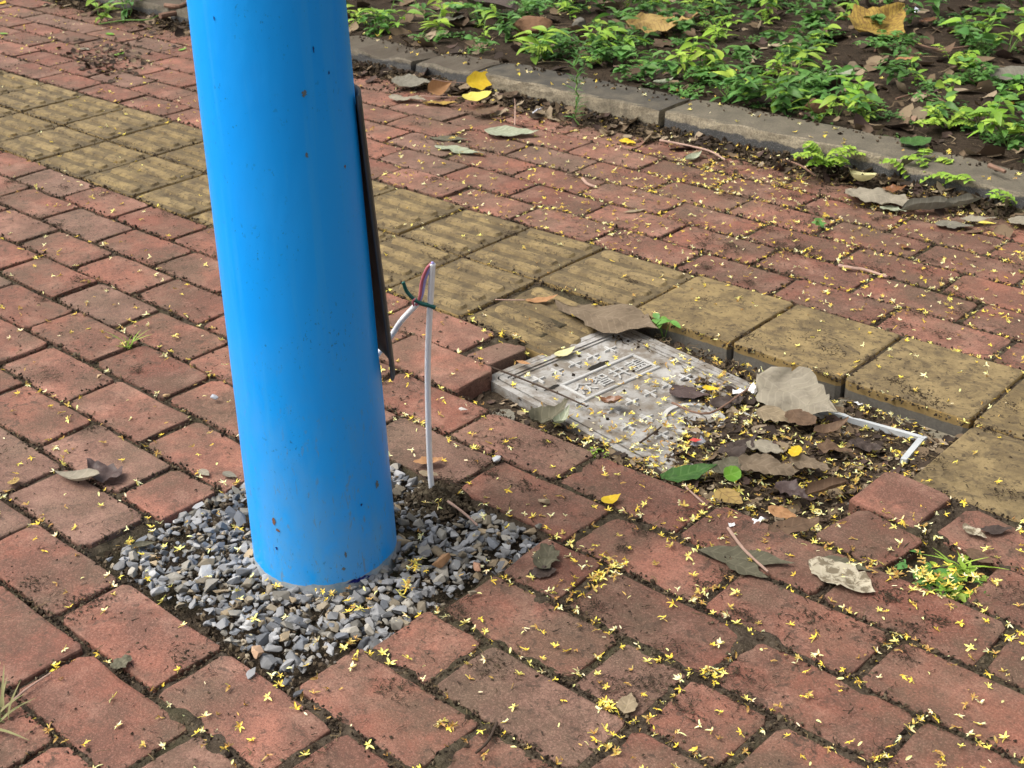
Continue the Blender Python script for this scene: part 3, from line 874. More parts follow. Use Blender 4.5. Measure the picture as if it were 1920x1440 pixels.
# the pale frame of the pit, bare at its far corner
FR = m_plain('pale_frame', (0.43, 0.45, 0.46), 0.6, 0.35, 40, 0.4)
CON = m_plain('old_mortar', (0.17, 0.15, 0.11), 0.95, 0.5, 120, 0.7)
fr = empty('pit_frame', W(14.8, 1.27, -.2)); tag(fr, 'pale grey resin frame corner of the manhole pit beside the yellow tiles', 'frame')
def fbox(P, z0, z1, name, mat, parent):
    V = [W(u, v, z0) - fr.location for u, v in P] + [W(u, v, z1) - fr.location for u, v in P]
    n = len(P)
    return mk(name, mesh(name, V, [tuple(range(n, 2 * n))] + [(k, (k + 1) % n, n + (k + 1) % n, n + k) for k in range(n)], mat), parent)
fbox([(14.02, 1.335), (14.20, 1.315), (14.27, 1.330), (14.33, 1.308), (14.815, 1.245), (14.81, 1.283), (14.02, 1.372)], -.3, -.078, 'long_rail', FR, fr)
fbox([(14.765, 1.290), (14.808, 1.284), (14.85, 1.62), (14.81, 1.63)], -.3, -.082, 'end_rail', FR, fr)
fbox([(14.0, 1.03), (14.93, 1.03), (14.93, 1.23), (14.0, 1.30)], -.3, -.13, 'mortar_bed', CON, fr)

# ------------------------------------------------------------------ white cable with bared wires
CB = G(812, 935, -.02)
vdir = np.array([-_f[0], -_f[1]]); vdir /= np.linalg.norm(vdir)
def VP(x, y, off=0.0):
    """point on the upright plane through the cable's foot"""
    d = RC.T @ np.array([(x - 960) / FPX, (y - 720) / FPX, 1.0])
    p0 = np.array([CB[0], -CB[1]]) + vdir * off
    s = np.dot(p0 - CAMP[:2], vdir) / np.dot(d[:2], vdir)
    p = CAMP + s * d
    return W(p[0], -p[1], p[2])
cab = empty('white_cable', W(CB[0], CB[1], 0)); tag(cab, 'white cable standing out of the gravel, bent over to bared wires beside the blue pole', 'cable')
def spline(pts, n=8):
    P = [Vector(p) for p in pts]; out = []
    for i in range(len(P) - 1):
        p0, p1, p2, p3 = P[max(i - 1, 0)], P[i], P[i + 1], P[min(i + 2, len(P) - 1)]
        for k in range(n):
            t = k / n
            out.append(.5 * ((2 * p1) + (-p0 + p2) * t + (2 * p0 - 5 * p1 + 4 * p2 - p3) * t * t + (-p0 + 3 * p1 - 3 * p2 + p3) * t ** 3))
    out.append(P[-1])
    return out
def cpart(name, pts, r, mat, flat=1.0, n=10, sub=8):
    V, F = tube(spline(pts, sub), r, n)
    o_ = mk(name, mesh(name, [v - cab.location for v in V], F, mat, True), cab)
    return o_
rc_ = .0047
cpart('sheath', [VP(818, 990), VP(811, 930), VP(806, 870), VP(803, 780), VP(802, 690), VP(804, 620), VP(808, 550), VP(811, 494)], rc_, WHITE)
cpart('sheath', [VP(640, 760, -.25), VP(690, 690, -.15), VP(735, 628, -.05), VP(752, 602), VP(782, 570)], rc_ * .95, WHITE)
PINK = m_plain('pink_wire', (0.55, 0.16, 0.20), 0.45, 0.15); LILAC = m_plain('lilac_wire', (0.42, 0.40, 0.78), 0.45, 0.15)
cpart('wire', [VP(780, 572, .01), VP(787, 556, .012), VP(791, 528, .01), VP(799, 506, .008), VP(810, 493)], .0025, PINK, n=6)
cpart('wire', [VP(783, 571), VP(791, 553), VP(796, 527), VP(803, 508), VP(812, 492, .004)], .0028, LILAC, n=6)
cpart('wire', [VP(777, 575, .01), VP(774, 566, .012), VP(779, 560, .01)], .0016, PINK, n=6)
cpart('tape_tie', [VP(756, 529), VP(762, 545), VP(772, 557), VP(783, 565)], [.0030] * 3 * 8 + [.0042], TAPE, n=6)
cpart('tape_tie', [VP(778, 562, .012), VP(790, 569, .014), VP(803, 572, .014), VP(816, 577, .012)], .0034, TAPE, n=6)

def mould_h(u, v):
    a = (u - LO[0]) * math.cos(LT) + (v - LO[1]) * math.sin(LT); b = (u - LO[0]) * math.sin(LT) - (v - LO[1]) * math.cos(LT)
    h = -.30
    edge = a - 1.26 + .55 * (b / LB - .5) * 1.3 + .28 * vn(u * 3, v * 3, 12)
    top = -.095 - .02 * a
    h = top - .035 + .062 * min(1, max(-.3, edge) * 1.6) + .030 * vn(u * 5, v * 5, 13) + .016 * vn(u * 15, v * 15, 14)
    if v < 1.44 and not u > 14.1: h = -.150 - .05 * min(1, max(0, (u - 13.2) / .8)) + .04 * vn(u * 5, v * 5, 17)
    if u > 14.2 and v < 1.75: h = min(h, -.118 + .02 * vn(u * 6, v * 6, 18))
    if b < -.02: h = max(h, -.15 + .05 * min(1, max(0, a - .6)) + .03 * vn(u * 6, v * 6, 15))
    return h

# ------------------------------------------------------------------ debris in joints and on the bricks
MUD = [(.030, .021, .014), (.050, .036, .024), (.085, .062, .040), (.13, .10, .065), (.022, .016, .012)]
OCT = np.array([(1, 0, 0), (-1, 0, 0), (0, 1, 0), (0, -1, 0), (0, 0, 1), (0, 0, -1)], float)
OCTF = [(0, 2, 4), (2, 1, 4), (1, 3, 4), (3, 0, 4), (2, 0, 5), (1, 2, 5), (3, 1, 5), (0, 3, 5)]
VJ = [j for j in JOINTS if inview((j[0] + j[2]) / 2, (j[1] + j[3]) / 2, 0, 80)]
wts = [math.hypot(j[2] - j[0], j[3] - j[1]) * (1.9 if (j[0] > 12.8 and j[1] > 2.4) else (1.3 if j[0] > 10.5 else .9)) for j in VJ]
db = MB(); q = random.Random(11)
def blocked(u, v):
    return in_gravel(u, v) or (11.7 < u < 14.95 and 1.05 < v < 2.98) or v < -3.2
for j in q.choices(VJ, wts, k=30000):
    t = q.random(); u, v = j[0] + (j[2] - j[0]) * t + q.gauss(0, .022), j[1] + (j[3] - j[1]) * t + q.gauss(0, .022)
    if blocked(u, v): continue
    s = q.uniform(.005, .014) * (1.6 if q.random() < .08 else 1)
    V = (OCT * np.array([s * q.uniform(.6, 1.4), s * q.uniform(.6, 1.4), s * q.uniform(.5, 1)])) @ rotm(q.random() * 3, q.random() * 3, q.random() * 6).T
    db.add(V * S + np.array(W(u, v, q.uniform(-.025, .010))), OCTF, q.choice(MUD))
# withered stalks and fibres
def fibre(q, u, v, z, L, w, col, lift=.5):
    a = q.uniform(0, 6.28); x, y = u, v; V = []; zz = z
    n = 4
    for i in range(n + 1):
        nx, ny = -math.sin(a), math.cos(a); ww = w * (1 - .6 * i / n)
        V += [np.array(W(x + nx * ww, y + ny * ww, zz)), np.array(W(x - nx * ww, y - ny * ww, zz + ww * .6))]
        x += math.cos(a) * L / n; y += math.sin(a) * L / n; a += q.gauss(0, .6); zz = max(z - .004, zz + q.gauss(0, .35) * L / n * lift)
    return V, [(2 * i, 2 * i + 1, 2 * i + 3, 2 * i + 2) for i in range(n)]
STRAW = [(.06, .042, .026), (.10, .07, .04), (.16, .115, .06), (.035, .025, .018)]
for j in q.choices(VJ, wts, k=5200):
    t = q.random(); u, v = j[0] + (j[2] - j[0]) * t + q.gauss(0, .028), j[1] + (j[3] - j[1]) * t + q.gauss(0, .028)
    if blocked(u, v): continue
    V, F = fibre(q, u, v, q.uniform(-.02, .014), q.uniform(.03, .10), q.uniform(.0018, .004), q.choice(STRAW))
    db.add(V, F, q.choice(STRAW))
# dark withered flecks lying on the brick faces
cnt = 0
while cnt < 4200:
    u, v = q.uniform(-4, 17.5), q.uniform(-3.1, 7.6)
    if not inview(u, v, 0, 40) or blocked(u, v): continue
    cl = vn(u * 1.7, v * 1.7, 21)
    if q.random() > .30 + 1.0 * cl + (.12 if u > 12.5 else 0): continue
    cnt += 1
    z = .012
    if q.random() < .42:
        s = q.uniform(.004, .012); n = 6
        V = [np.array(W(u, v, z + .003))] + [np.array(W(u + s * q.uniform(.3, 1.5) * math.cos(6.28 * k / n), v + s * q.uniform(.3, 1.5) * math.sin(6.28 * k / n), z - .004)) for k in range(n)]
        db.add(V, [(0, 1 + k, 1 + (k + 1) % n) for k in range(n)], q.choice(MUD[:3] + [(.04, .026, .018)]))
    else:
        V, F = fibre(q, u, v, z, q.uniform(.02, .06), q.uniform(.002, .005), None)
        db.add(V, F, q.choice(STRAW[:1] + STRAW[3:] + [(.045, .03, .02)]))
for _ in range(280):
    u, v = q.uniform(11.5, 17.2), q.uniform(-2.8, 6.4)
    if q.random() < .3: u, v = q.uniform(2, 13), q.uniform(-3, 6.5)
    if not inview(u, v, 0, 20) or blocked(u, v): continue
    rr_ = q.uniform(.03, .10)
    for _k in range(int(40 + 500 * rr_)):
        uu, vv = u + q.gauss(0, rr_), v + q.gauss(0, rr_ * .7)
        if blocked(uu, vv): continue
        if q.random() < .55:
            V, F = fibre(q, uu, vv, .012, q.uniform(.015, .05), q.uniform(.0015, .004), None); db.add(V, F, q.choice(STRAW[:1] + STRAW[3:] + [(.045, .03, .02)]))
        else:
            s_ = q.uniform(.003, .009); V = (OCT * np.array([s_ * q.uniform(.6, 1.6), s_ * q.uniform(.6, 1.4), s_ * .5])) @ rotm(0, 0, q.random() * 6).T
            db.add(V * S + np.array(W(uu, vv, .012)), OCTF, q.choice(MUD[:3]))
# mud round the cable foot, dirt at the gravel rim, gutter under the kerb
def crumb(u, v, z, s, col):
    V = (OCT * np.array([s * q.uniform(.6, 1.4), s * q.uniform(.6, 1.4), s * q.uniform(.5, 1)])) @ rotm(q.random() * 3, q.random() * 3, q.random() * 6).T
    db.add(V * S + np.array(W(u, v, z)), OCTF, col)
for _ in range(1100):
    r_ = abs(q.gauss(0, .14)); a = q.uniform(0, 6.28); u, v = CB[0] + .02 + r_ * math.cos(a), CB[1] + r_ * math.sin(a)
    crumb(u, v, .055 - .35 * r_ + q.uniform(-.02, .01), q.uniform(.010, .032), q.choice([(.05, .037, .024), (.075, .056, .036), (.10, .08, .052)]))
for _ in range(1800):
    u, v = q.uniform(11.6, 13.66), q.uniform(4.0, 6.02)
    if not in_gravel(u, v) or in_gr(u, v) or (u - PU) ** 2 + (v - PV) ** 2 < .46 ** 2: continue
    crumb(u, v, gravel_top(u, v) - .01 + q.uniform(-.02, .02), q.uniform(.008, .026), q.choice(MUD[1:4]))
for _ in range(5200):
    u = q.uniform(-4, 15.5); v = -3.24 + abs(q.gauss(0, .26))
    if not inview(u, v, 0, 60): continue
    crumb(u, v, .10 - .38 * min(.3, v + 3.24) + q.uniform(-.015, .01), q.uniform(.010, .035), q.choice(MUD[:3]))
for _ in range(2600):
    u = q.uniform(-4, 15.5); v = -3.22 + abs(q.gauss(0, .35))
    V, F = fibre(q, u, v, max(.015, .10 - .34 * min(.3, v + 3.24)), q.uniform(.05, .2), q.uniform(.003, .007), None)
    db.add(V, F, q.choice(STRAW))
for _ in range(6500):        # crumbs and stalks of the mat over the lid
    u, v = q.uniform(11.8, 14.95), q.uniform(1.05, 2.99)
    zt = mould_h(u, v); a_ = (u - LO[0]) * math.cos(LT) + (v - LO[1]) * math.sin(LT); lt_ = -.095 - .02 * a_
    if zt < lt_ - .012 and v > 1.35 and q.random() < .975: continue
    zt = max(zt, lt_)
    if q.random() < .5: crumb(u, v, zt + .006, q.uniform(.006, .020), q.choice(MUD))
    else:
        V, F = fibre(q, u, v, zt + .008, q.uniform(.03, .12), q.uniform(.002, .006), None); db.add(V, F, q.choice(STRAW + [(.20, .15, .09)]))
for _ in range(2600):        # fines between the gravel stones
    u, v = q.uniform(11.6, 13.68), q.uniform(4.0, 6.02)
    if not in_gravel(u, v) or (u - PU) ** 2 + (v - PV) ** 2 < .45 ** 2: continue
    crumb(u, v, gravel_top(u, v) - .012 + q.uniform(-.02, .012), q.uniform(.006, .016), q.choice(MUD[1:4] + [(.16, .14, .12)]))
for _ in range(600):        # soil on the kerb top
    u = q.uniform(-4, 15.4); v = -3.87 + abs(q.gauss(0, .12))
    if v > -3.3 or not inview(u, v, .3, 40): continue
    crumb(u, v, (.295 if u < 12.2 else .275 - .05 * (u - 12.2)) - (.05 if u < 6 else 0) + q.uniform(-.01, .01), q.uniform(.008, .028), q.choice(MUD[:3]))
tag(mk('debris', db.build('debris', CRUMB)), 'dark crumbs of dirt and withered stalks in the paving joints', 'debris', kind='stuff')

# ------------------------------------------------------------------ leaves
def leaf_verts(L, ratio, shape='ovate', curl=0.0, fold=0.0, crinkle=0.0, roll=0.0, twist=0.0, seed=0, n=16, m=8, ragged=0.0, bend=0.0):
    V = []; F = []
    q_ = random.Random(seed)
    prof = {'ovate': lambda t: math.sin(math.pi * t ** .75) ** .9 * (1 - .25 * t), 'round': lambda t: math.sqrt(max(0, 1 - (2 * t - 1) ** 2)) ** .9,
            'oblong': lambda t: min(1, (t / .22) ** .6, ((1 - t) / .30) ** .7), 'obovate': lambda t: math.sin(math.pi * t ** 1.35) ** .85,
            'lance': lambda t: math.sin(math.pi * t ** .8) ** 1.25, 'lobed': lambda t: (math.sin(math.pi * t ** .8) ** .7) * (1 + .10 * math.sin(t * 17 + 1)) }[shape]
    for i in range(n + 1):
        t = i / n; w = L * ratio * .5 * max(0.0, prof(min(max(t, 1e-4), 1 - 1e-4)))
        for k in range(-m // 2, m // 2 + 1):
            s_ = k / (m / 2)
            e = 1 + ragged * vn(t * 9 + seed, s_ * 2, seed * .3) * abs(s_) ** 2
            y = s_ * w * e; x = t * L + ragged * .25 * L * abs(s_) * vn(t * 5, s_, seed + 4)
            z = fold * abs(y) + crinkle * L * vn(x / L * 4.2 + seed, y / L * 4.2, seed * 1.7) + crinkle * .5 * L * vn(x / L * 11 + seed, y / L * 11, seed)
            z += curl * L * (t - .4) ** 2 * 4
            y += bend * L * t * t
            if roll:
                ang = roll * s_; rr = w / max(.2, abs(roll)) if w > 0 else 0
                y = rr * math.sin(ang) + bend * L * t * t; z += rr * (1 - math.cos(ang))
            if twist:
                a = twist * (t - .5); y, z = y * math.cos(a) - z * math.sin(a), y * math.sin(a) + z * math.cos(a)
            V.append((x - L / 2, y, z))
    c = m + 1
    for i in range(n):
        for k in range(m):
            F.append((i * c + k, (i + 1) * c + k, (i + 1) * c + k + 1, i * c + k + 1))
    V = np.array(V); V[:, 2] -= np.percentile(V[:, 2], 12)
    return V, F

LM = {'tan': m_leaf('tan', (.30, .235, .15), (.40, .32, .21), (.11, .08, .05), .5), 'greytan': m_leaf('greytan', (.30, .265, .20), (.36, .32, .25), (.14, .12, .09), .45),
      'grey': m_leaf('grey', (.20, .185, .145), (.27, .25, .20), (.075, .065, .05), .5), 'greygreen': m_leaf('greygreen', (.33, .36, .25), (.44, .46, .36), (.13, .12, .07), .5, .5),
      'yellow': m_leaf('yellow', (.72, .50, .025), (.78, .60, .12), (.55, .28, .02), .35, .2), 'lemon': m_leaf('lemon', (.70, .60, .12), (.74, .66, .25), (.45, .36, .05), .35, .2),
      'cream': m_leaf('cream', (.66, .62, .33), (.72, .68, .42), (.40, .34, .16), .2, .2), 'brown': m_leaf('brown', (.155, .095, .058), (.20, .13, .08), (.06, .038, .024), .5),
      'dark': m_leaf('dark', (.070, .050, .042), (.105, .078, .066), (.03, .022, .018), .5), 'purple': m_leaf('purple', (.095, .065, .060), (.13, .092, .083), (.045, .03, .028), .5, .25, .5),
      'gold': m_leaf('gold', (.46, .31, .065), (.13, .08, .03), (.16, .085, .03), .8, .75, blo=(.46, .62)), 'clay': m_leaf('clay', (.20, .15, .10), (.25, .19, .13), (.09, .065, .042), .6, .5), 'goldtan': m_leaf('goldtan', (.42, .29, .10), (.20, .13, .05), (.17, .10, .045), .75, .7),
      'deepgreen': m_leaf('deepgreen', (.055, .14, .028), (.11, .20, .06), (.03, .055, .02), .55, .45, .5), 'green': m_leaf('green', (.16, .36, .035), (.26, .44, .10), (.09, .2, .03), .3, .3, .5),
      'orange': m_leaf('orange', (.42, .22, .10), (.46, .27, .13), (.22, .11, .05), .4), 'skeleton': m_leaf('skeleton', (.52, .46, .34), (.58, .52, .40), (.13, .10, .06), .85, .3, blo=(.47, .56)),
      'olive': m_leaf('olive', (.125, .115, .075), (.17, .155, .105), (.06, .055, .035), .5, .5), 'rust': m_leaf('rust', (.20, .085, .035), (.24, .12, .06), (.09, .04, .02), .4, .3, .35, .1, .5)}
def leaf(x0, y0, x1, y1, ratio, shape, mat, label, z=.012, curl=.03, fold=.1, crinkle=.02, roll=0, twist=0, seed=0, ragged=.1, tilt=0, pitch=0, stalk=None, cat='leaf', name='fallen_leaf', bend=0):
    a = G(x0, y0, z); b = G(x1, y1, z)
    L = math.hypot(a[0] - b[0], a[1] - b[1]); ang = math.atan2(-(b[1] - a[1]), b[0] - a[0])
    if -.11 < z < .04 and 1100 < x0 < 1660 and y0 > 700: crinkle, ragged = crinkle * 1.7, ragged + .15
    V, F = leaf_verts(L, ratio, shape, curl, fold, crinkle, roll, twist, seed or rnd.randrange(999), ragged=ragged, bend=bend)
    o_ = mk(name, mesh(name, V * S, F, LM[mat], True), None, W((a[0] + b[0]) / 2, (a[1] + b[1]) / 2, z), (tilt, pitch, ang))
    tag(o_, label, cat)
    if stalk:
        P = spline([Vector((-L / 2 * S, 0, V[4][2] * S)), Vector((S * (-L / 2 - stalk * .5), S * stalk * .1, S * .02)), Vector((S * (-L / 2 - stalk), S * stalk * .3, S * .015))], 4)
        tv, tf = tube(P, [.0013] * (len(P) - 1) + [.0019], 5)
        st_ = mk('stalk', mesh('stalk', tv, tf, WOODP, True), o_)
    return o_

PZ = -.055
leaf(102, 888, 190, 905, .42, 'obovate', 'greytan', 'pale curled leaf underside lying on red brick at far left', .03, curl=.15, roll=.9, seed=3, ragged=.02)
leaf(220, 902, 166, 876, .75, 'ovate', 'purple', 'dark purple brown curled leaf beside the pale one at far left', .03, curl=.16, crinkle=.13, seed=4, ragged=.3, fold=.3)
leaf(375, 880, 392, 893, .6, 'ovate', 'greytan', 'small grey oval leaf on brick just left of the pole, left one of two', .012, seed=5, ragged=0)
leaf(418, 885, 445, 896, .5, 'ovate', 'grey', 'small grey oval leaf on brick nearest the left edge of the pole', .012, seed=6, ragged=0)
leaf(908, 246, 1010, 252, .62, 'ovate', 'greygreen', 'large grey green fallen leaf with upright stalk on bricks before the kerb', .04, curl=.06, crinkle=.03, fold=.15, seed=7)
leaf(866, 184, 922, 178, .62, 'lobed', 'lemon', 'lemon yellow lobed leaf lying against the kerb foot, lower of two', .13, curl=.1, seed=8, stalk=.5, tilt=R(12))
leaf(874, 156, 928, 146, .60, 'lobed', 'yellow', 'bright yellow lobed leaf leaning on the kerb end, upper of two', .20, curl=.08, fold=.2, seed=9, stalk=.45, tilt=R(48))
leaf(800, 172, 842, 158, .55, 'ovate', 'orange', 'brown folded leaf standing up against the kerb left of the yellow leaves', .12, curl=.15, fold=.5, seed=10, tilt=R(50))
leaf(735, 150, 810, 158, .55, 'ovate', 'grey', 'grey dead leaf against the kerb foot right of the pole', .10, crinkle=.05, seed=11, tilt=R(15))
leaf(728, 182, 800, 188, .45, 'ovate', 'greytan', 'crumpled pale leaf near the kerb right of the pole', .05, crinkle=.07, seed=12, ragged=.3)
leaf(790, 192, 860, 196, .35, 'lance', 'gold', 'narrow yellow brown leaf on the bricks below the yellow leaves', .03, crinkle=.05, seed=13)
leaf(895, 215, 938, 200, .6, 'ovate', 'brown', 'brown curled leaf behind the grey green leaf near the kerb', .06, crinkle=.08, seed=14)
leaf(805, 258, 885, 264, .35, 'lance', 'olive', 'rotting grey leaf remnant on far bricks, upper of two strips', .015, crinkle=.03, seed=15, ragged=.5)
leaf(815, 273, 908, 292, .30, 'lance', 'greygreen', 'rotting pale leaf remnant on far bricks, lower of two strips', .015, crinkle=.03, seed=16, ragged=.6)
leaf(884, 285, 910, 290, .5, 'ovate', 'orange', 'small tan leaf at the end of the rotting leaf strip', .02, crinkle=.05, seed=17)
leaf(1162, 262, 1192, 270, .6, 'lobed', 'yellow', 'small bright yellow leaf scrap near the kerb joint', .03, crinkle=.08, seed=18, ragged=.3)
leaf(1285, 302, 1316, 290, .5, 'lance', 'greygreen', 'small pale leaf edge-on on the far bricks below the kerb', .035, curl=.15, roll=.8, seed=19)
leaf(1168, 398, 1212, 393, .26, 'lance', 'tan', 'slender tan leaf on red brick in the middle distance', .015, seed=20)
leaf(1590, 322, 1640, 352, .45, 'obovate', 'cream', 'pale cream crescent leaf lying below the kerb fern', .08, curl=.2, roll=1.3, seed=21, stalk=.22)
leaf(1585, 360, 1712, 385, .55, 'lobed', 'greytan', 'large crumpled grey tan leaf in the gutter under the cream leaf', .06, crinkle=.09, seed=22, ragged=.3)
leaf(1650, 388, 1700, 398, .6, 'ovate', 'greygreen', 'pale green grey torn leaf at the front of the gutter pile', .04, crinkle=.08, seed=23, ragged=.4)
leaf(1690, 393, 1800, 388, .45, 'oblong', 'grey', 'long rolled grey leaf in the gutter below the kerb, left half', .05, roll=1.6, seed=24)
leaf(1770, 390, 1842, 374, .40, 'oblong', 'grey', 'long rolled grey leaf in the gutter below the kerb, right half', .07, roll=1.5, seed=25)
leaf(1752, 418, 1825, 426, .6, 'ovate', 'grey', 'torn grey leaf on the far right bricks before the gutter', .03, crinkle=.06, seed=26, ragged=.4)
leaf(1800, 412, 1868, 410, .5, 'ovate', 'greytan', 'tan grey leaf in the gutter at far right beside a yellow leaf', .06, crinkle=.06, seed=27, ragged=.3)
leaf(1833, 418, 1868, 420, .45, 'ovate', 'lemon', 'small yellow leaf in the gutter at far right', .08, roll=.8, seed=28)
leaf(1890, 412, 1950, 420, .8, 'round', 'greytan', 'pale grey leaf dotted with flowers at the far right edge', .06, crinkle=.05, seed=29, ragged=.2)
leaf(1808, 436, 1848, 432, .3, 'lance', 'brown', 'thin brown leaf on bricks at far right', .015, seed=30)
leaf(1655, 357, 1700, 352, .7, 'ovate', 'rust', 'rusty brown curled leaf behind the crumpled grey leaf', .09, crinkle=.12, seed=31)
leaf(1688, 460, 1706, 466, .8, 'round', 'rust', 'tiny dark rust leaf bit on the right bricks', .02, curl=.2, seed=32)
leaf(985, 566, 1046, 560, .36, 'ovate', 'orange', 'small reddish brown leaf on the yellow tiles left of the big tan leaf', -.01, curl=.1, crinkle=.04, seed=33, stalk=.25)
leaf(1040, 578, 1235, 620, .50, 'obovate', 'clay', 'large dry tan leaf over the far corner of the manhole lid', -.02, crinkle=.06, curl=.05, fold=.15, seed=34, ragged=.35, tilt=R(5), pitch=R(4))
leaf(1040, 668, 1078, 655, .6, 'ovate', 'cream', 'small cream petal-like leaf on the manhole lid rim', -.06, curl=.1, seed=35, ragged=.02)
leaf(968, 676, 996, 684, .38, 'lance', 'orange', 'small orange leaf bit at the left edge of the manhole lid', -.03, seed=36)
leaf(1120, 748, 1168, 762, .62, 'obovate', 'rust', 'shiny brown curled leaf in the middle of the manhole lid', -.055, curl=.25, roll=.9, crinkle=.05, seed=37)
leaf(996, 795, 1066, 770, .75, 'ovate', 'olive', 'grey green curled dead leaf over the near edge of the lid', -.03, curl=.2, crinkle=.12, fold=.3, seed=38, ragged=.3)
leaf(1040, 798, 1068, 775, .6, 'ovate', 'greygreen', 'folded pale green dead leaf edge on top of the curled one', .01, curl=.3, roll=1.2, seed=39)
leaf(930, 770, 965, 792, .8, 'ovate', 'grey', 'flat grey leaf in the gap of a missing brick by the lid', -.07, seed=40, ragged=.2)
leaf(1425, 712, 1580, 790, .55, 'ovate', 'greytan', 'large grey tan leaf propped against the yellow tile edge', -.03, crinkle=.07, curl=.10, fold=.22, ragged=.25, seed=41, tilt=R(30), pitch=R(2))
leaf(1418, 770, 1500, 792, .7, 'ovate', 'tan', 'flat tan leaf below the propped leaf in the litter', PZ, crinkle=.04, seed=42)
leaf(1482, 770, 1520, 800, .75, 'round', 'brown', 'reddish brown round leaf under the propped leaf', PZ + .03, crinkle=.05, seed=43)
leaf(1525, 815, 1590, 798, .5, 'ovate', 'brown', 'brown curled leaf in the litter near the pale frame', PZ + .03, curl=.2, seed=44, roll=.8)
leaf(1530, 835, 1600, 850, .7, 'ovate', 'brown', 'brown leaf sunk in the litter beside the frame corner', PZ, crinkle=.08, seed=45)
leaf(1590, 830, 1660, 845, .6, 'ovate', 'dark', 'dark brown leaf in the frame corner of the pit', PZ - .02, crinkle=.1, seed=46)
leaf(1400, 830, 1470, 850, .7, 'ovate', 'greytan', 'tan leaf in the middle of the litter', PZ + .01, crinkle=.06, seed=47, ragged=.3)
leaf(1385, 865, 1490, 890, .65, 'lobed', 'clay', 'large tan leaf with wavy edge in the front litter', PZ + .03, crinkle=.07, seed=48, ragged=.2)
leaf(1480, 860, 1560, 885, .6, 'ovate', 'clay', 'grey tan leaf right of the wavy one in the litter', PZ + .03, crinkle=.05, seed=49)
leaf(1240, 900, 1345, 875, .50, 'ovate', 'deepgreen', 'large green leaf dotted with flowers at the near lid edge', PZ + .02, crinkle=.03, seed=50, curl=.04)
leaf(1345, 890, 1385, 860, .7, 'lobed', 'olive', 'dull grey green lobed leaf behind the small bright green leaf', PZ + .02, crinkle=.06, seed=51)
leaf(1357, 893, 1388, 884, .85, 'round', 'green', 'small bright green round leaf in the front litter', PZ + .07, curl=.08, seed=52, ragged=.05, tilt=R(38))
leaf(1345, 918, 1392, 948, .78, 'ovate', 'goldtan', 'ochre leaf at the front edge of the litter', PZ + .05, curl=.05, seed=53, ragged=.05)
leaf(1455, 905, 1515, 935, .6, 'ovate', 'purple', 'dark purple leaf in the front litter, left of the rolled brown one', PZ + .05, crinkle=.08, seed=54)
leaf(1505, 930, 1590, 905, .42, 'oblong', 'brown', 'long rolled brown leaf in front of the red half brick', PZ + .04, roll=1.5, seed=55)
leaf(1440, 952, 1495, 972, .6, 'ovate', 'orange', 'light brown leaf at the front rim of the litter', PZ + .06, crinkle=.07, seed=56)
leaf(1440, 1000, 1535, 975, .42, 'oblong', 'brown', 'flat brown leaf between litter and bricks', .0, crinkle=.04, seed=57)
leaf(1350, 860, 1420, 825, .5, 'ovate', 'dark', 'dark rotten leaf in the centre of the pit litter', PZ, crinkle=.1, seed=58)
leaf(1255, 730, 1330, 745, .7, 'ovate', 'purple', 'dark purplish leaf on the lid next to the lettering box', -.085, crinkle=.05, seed=59)
leaf(1330, 760, 1400, 750, .6, 'ovate', 'dark', 'dark leaf left of the small yellow leaf on the lid', -.08, crinkle=.08, seed=60)
leaf(1316, 728, 1350, 733, .62, 'ovate', 'yellow', 'small bright yellow leaf on the litter over the lid', -.045, curl=.15, roll=.7, seed=61, ragged=.02)
leaf(1128, 942, 1164, 930, .72, 'ovate', 'yellow', 'yellow heart-shaped leaf on the brick joint before the lid', .03, curl=.12, seed=62, ragged=.02)
leaf(1484, 856, 1498, 836, .5, 'oblong', 'yellow', 'orange yellow petal scrap in the litter', PZ + .07, seed=63, ragged=.2)
leaf(1310, 1032, 1490, 1062, .34, 'lance', 'olive', 'long flat olive grey leaf stuck to the bricks before the litter', .015, crinkle=.015, seed=64, ragged=.2)
leaf(1360, 1052, 1440, 1085, .5, 'ovate', 'olive', 'second olive grey leaf piece overlapping the long flat one', .02, crinkle=.03, seed=65, ragged=.2)
leaf(1518, 1052, 1640, 1112, .50, 'oblong', 'skeleton', 'pale bleached skeleton leaf on the right bricks', .022, crinkle=.035, seed=66, ragged=.2)
leaf(1545, 1045, 1635, 1072, .40, 'ovate', 'olive', 'dark damp leaf under the bleached skeleton leaf', .013, crinkle=.01, seed=67, ragged=.2)
leaf(1805, 985, 1850, 1010, .5, 'ovate', 'skeleton', 'pale torn leaf scrap on the brick above the weed clump', .02, crinkle=.08, seed=68, ragged=.5)
leaf(1838, 995, 1898, 992, .5, 'ovate', 'dark', 'blackened leaf scrap on the brick at right', .015, crinkle=.05, seed=69, ragged=.4)
leaf(1815, 1030, 1862, 1062, .6, 'ovate', 'brown', 'brown leaf leaning at the right of the weed clump', .03, curl=.1, seed=70)
leaf(1170, 1338, 1184, 1300, .75, 'ovate', 'tan', 'small brown leaf on the front bricks right of centre', .02, seed=71, ragged=.1)
leaf(1012, 1072, 1036, 1025, .6, 'lobed', 'olive', 'dark grey green crumpled leaf on the half brick beside the gravel', .03, crinkle=.16, seed=72, ragged=.4)
leaf(990, 1078, 1046, 1070, .6, 'lobed', 'dark', 'blackish leaf mush at the front of the half brick', .015, crinkle=.1, seed=73, ragged=.4)
leaf(210, 1255, 246, 1232, .8, 'lobed', 'olive', 'grey green mud-caked leaf on the brick joint in the left foreground', .03, crinkle=.16, seed=74, ragged=.4)
leaf(775, 868, 832, 862, .5, 'lobed', 'orange', 'brown dry leaf behind the foot of the white cable', .04, crinkle=.06, seed=75, ragged=.3)
